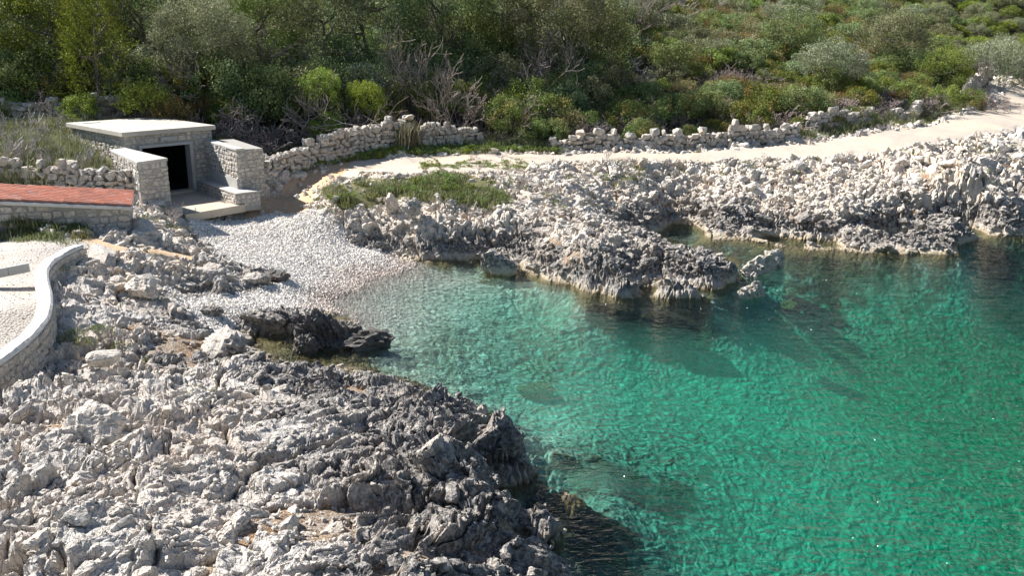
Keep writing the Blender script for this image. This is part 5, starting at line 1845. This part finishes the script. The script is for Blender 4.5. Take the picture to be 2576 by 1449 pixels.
def scrub():
    P, Rr, S, I = [], [], [], []

    def add(kd, x, y, z, s, sz=1.0):
        v_ = random.randrange(3)
        a = random.uniform(0, 6.28)
        for i in KID[(kd, v_)]:
            P.append((x, y, z))
            Rr.append((0, 0, a))
            S.append((s, s, s * sz))
            I.append(i)
    xs, ys = [], []
    y = 45.5
    while y < 112:
        st = 1.2 + (y - 45) * 0.014
        w = y * 0.64
        x = -w
        while x < w:
            xs.append(x + random.uniform(-.5, .5) * st)
            ys.append(y + random.uniform(-.5, .5) * st)
            x += st
        y += st
    xs, ys = np.array(xs), np.array(ys)
    sd = poly_sd(xs, ys, HILL_EDGE)
    sp = poly_sd(xs, ys, Z_PATH)
    zz = height(xs, ys)
    n1, n2 = fbm(xs * 0.16, ys * 0.16, 501, 3), fbm(xs * 0.33 + 40, ys * 0.33, 503, 3)
    for x, y, z, a, b, d, dp in zip(xs, ys, zz, n1, n2, sd, sp):
        if d < 1.0 or dp > -1.2:
            continue
        right = x > 4.5 + (y - 50) * 0.25
        u = random.random()
        if not right:
            if d < 3.2:
                kd = random.choices(('bare', 'bare_low', 'lentisk', 'heath', 'broom', 'bare_tall'), (5, 5, 2.0, 1, 0.6, 1))[0]
                s = random.uniform(0.7, 1.15)
            else:
                kd = random.choices(('oak', 'greyoak', 'lentisk', 'fern', 'bare', 'bare_tall', 'juniper_bush'), (5, 2.5, 2.5, 1.2, 2.0, 1.2, 0.7))[0]
                s = random.uniform(1.0, 1.6)
            sz = random.uniform(0.95, 1.3)
        else:
            if d < 2.6:
                kd = random.choices(('bare_low', 'lentisk', 'broom', 'fern', 'bare'), (5, 3, 1.2, 0.8, 2))[0]
                s = random.uniform(0.6, 1.0)
            elif d < 11:
                kd = random.choices(('lentisk', 'bare_low', 'bare', 'oak', 'fern', 'heath', 'broom', 'lime'), (6, 4.6, 2.2, 1.6, 0.8, 2.6, 0.7, 0.2))[0]
                s = random.uniform(0.75, 1.25)
            else:
                wts = (5.0 * (b > 0.45) + 1.2, 1.5 * (a > 0.5) + 0.6, 1.2 * (a > 0.55) + 0.2, 1.6, 1.6 * (b < 0.42) + 0.4, 1.5, 0.7)
                kd = random.choices(('heath', 'fern', 'lime', 'lentisk', 'oak', 'greyoak', 'pale_bare'), wts)[0]
                s = random.uniform(0.85, 1.4)
            if x > 0.44 * y and y > 84:
                kd = random.choice(('fern', 'lime', 'fern', 'greyoak'))
            sz = random.uniform(0.7, 1.0)
        add(kd, x, y, z - 0.1, s, sz)
    scatter_stuff('hill_scrub', [m for _, _, m in ANY], P, Rr, S, I, None, 'dense mixed evergreen scrub covering the slope above the path', 'scrub')
    print('scrub', len(P))


scrub()

# ------------------------------------------------------------------ grass
TG = [tuft_mesh('grass_%d' % k, 300 + k, 'grass', 50, 0.17, 0.45, 0.010, 0.8) for k in range(4)]
TD = [tuft_mesh('dry_grass_%d' % k, 310 + k, 'drygrass', 52, 0.50, 0.5, 0.008, 0.7) for k in range(4)]
TW = [tuft_mesh('weed_%d' % k, 320 + k, 'drygrass', 60, 0.24, 0.5, 0.010, 0.9) for k in range(3)]
SPRIG = [bare_mesh('sprig_%d' % k, 330 + k, 'pale_twig', 4, 0.4, 0.008, 2, 2, 0.5, 0.2, 0.5) for k in range(3)]
LOWH = [crown('herb_%d' % k, 340 + k, 'fern', (0.30, 0.30, 0.12), 0.08, 14, 0.08, 420, 0.045, low=-0.1) for k in range(3)]
LOWL = [crown('herb_lime_%d' % k, 345 + k, 'lime', (0.30, 0.30, 0.10), 0.07, 14, 0.08, 420, 0.04, low=-0.1) for k in range(2)]


def grass_on(name, label, pts, n, meshes, size, weights=None, cat='grass'):
    i = RNG.choice(len(pts), n)
    P = pts[i] + np.column_stack([RNG.normal(0, 0.08, (n, 2)), np.full(n, -0.01)])
    S = RNG.uniform(size[0], size[1], n)
    scatter_stuff(name, meshes, P, np.column_stack([np.zeros((n, 2)), RNG.uniform(0, 6.28, n)]), np.column_stack([S, S, S * RNG.uniform(0.7, 1.2, n)]), RNG.choice(len(meshes), n, p=weights), None, label, cat)


tv = gverts('turf')
sdv = {k: poly_sd(tv[:, 0], tv[:, 1], p) for k, p in (('yard', Z_YARD), ('grass', Z_GRASS), ('verge', Z_VERGE))}
yard = tv[(sdv['yard'] > -0.3) & (tv[:, 1] > 35.5)]
yard = yard[poly_sd(yard[:, 0], yard[:, 1], [loc2w(*q) for q in ((-0.6, -6), (-1.3, 3.7), (4, 3.7), (4, -6))]) < 0]
grass_on('plot_grass', 'tall dry grey-green grass filling the plot left of bunker', yard, 3000, TD + SPRIG + LOWL[:1] + TG, (0.9, 1.8), [0.17, 0.17, 0.17, 0.17, .015, .015, .01, .02, .065, .065, .065, .065])
head = tv[(sdv['grass'] > -0.5)]
grass_on('headland_grass', 'green and brown grass tuft carpet on the headland top', head[fbm(head[:, 0] * 0.9, head[:, 1] * 0.9, 611, 3) > 0.44], 900, TG + TW + LOWH, (0.75, 1.45), [.12, .12, .12, .12, .15, .15, .15, .03, .02, .02])
ver = tv[(sdv['verge'] > -0.4)]
grass_on('verge_grass', 'fresh green grass and herbs between path and scrub', ver, 1500, TG + LOWH + LOWL + TW, (0.7, 1.25), [.13, .13, .13, .13, .08, .08, .06, .1, .06, .04, .03, .03])
hv = gverts('hillside')
hs = poly_sd(hv[:, 0], hv[:, 1], HILL_EDGE)
edge = hv[(hs < 2.5) & (hv[:, 1] < 66) & (hv[:, 1] > 38)]
grass_on('slope_grass', 'rough grass along the foot of the scrub and walls', edge, 2200, TG + TW + TD, (0.7, 1.3))
rows_ = []
for nm, zmin in (('rocky_shore', 1.2), ('rocky_headland', 1.55), ('rocky_coast', 1.9), ('rocky_bank', 1.2)):
    v = gverts(nm)
    m = fbm(v[:, 0] * 0.7, v[:, 1] * 0.7, 601, 3)
    keep = (v[:, 2] > zmin) & (m > 0.60)
    if nm == 'rocky_shore':
        keep &= (v[:, 1] > 17) & (v[:, 0] < -6.0) & (m > 0.6)
    rows_.append(v[keep])
grass_on('rock_weeds', 'sparse dry weeds rooted in cracks of the shore rocks', np.concatenate(rows_), 560, TW + TG[:2] + SPRIG[:1], (0.5, 1.0))
lane = np.concatenate([np.column_stack([np.array([W(px, py, 2.45)[:2] for px, py in zip(RNG.uniform(-60, 200, 500), 566 + RNG.normal(0, 9, 500))]), np.full(500, 2.2)])])
lane[:, 2] = height(lane[:, 0], lane[:, 1])
grass_on('shed_grass', 'strip of olive grass at the foot of tiled shed', lane, 480, TG + TW, (0.7, 1.3))
pth = gverts('gravel_path')
mid = np.array([W(px, py, 2.47) for px, py in zip(RNG.uniform(1060, 1360, 400), 414 + RNG.normal(0, 5, 400))])
mid[:, 2] = height(mid[:, 0], mid[:, 1])
grass_on('path_grass', 'thin green grass ridge in middle of the path', mid, 130, TG + LOWH, (0.4, 0.8))

# cut branches lying on the sunlit wall
r_ = random.Random(5)
for k in range(26):
    s = r_.uniform(0.25, 0.95)
    x, y = lerp(-9.0, -5.6, s) + r_.uniform(-.5, .3), lerp(43.6, 46.0, s) + r_.uniform(-.2, .5)
    segs = []
    grow(r_, segs, Vector((0, 0, 0)), Vector((r_.uniform(-1, 1), r_.uniform(-.4, .4), r_.uniform(-.05, .25))).normalized(), r_.uniform(0.7, 1.5), 0.026, 1, 1, 0.35, 0.0, 0.12)
    o = link('cut_branch', tubes('cut_branch', segs, 'brush' if k % 3 else 'pale_twig', 4), None, (x, y, hz(x, y) + r_.uniform(0.55, 1.25)))
    tag(o, 'cut dry branch in the brush heap on top of sunlit wall', 'branch', 'brush heap on the wall')
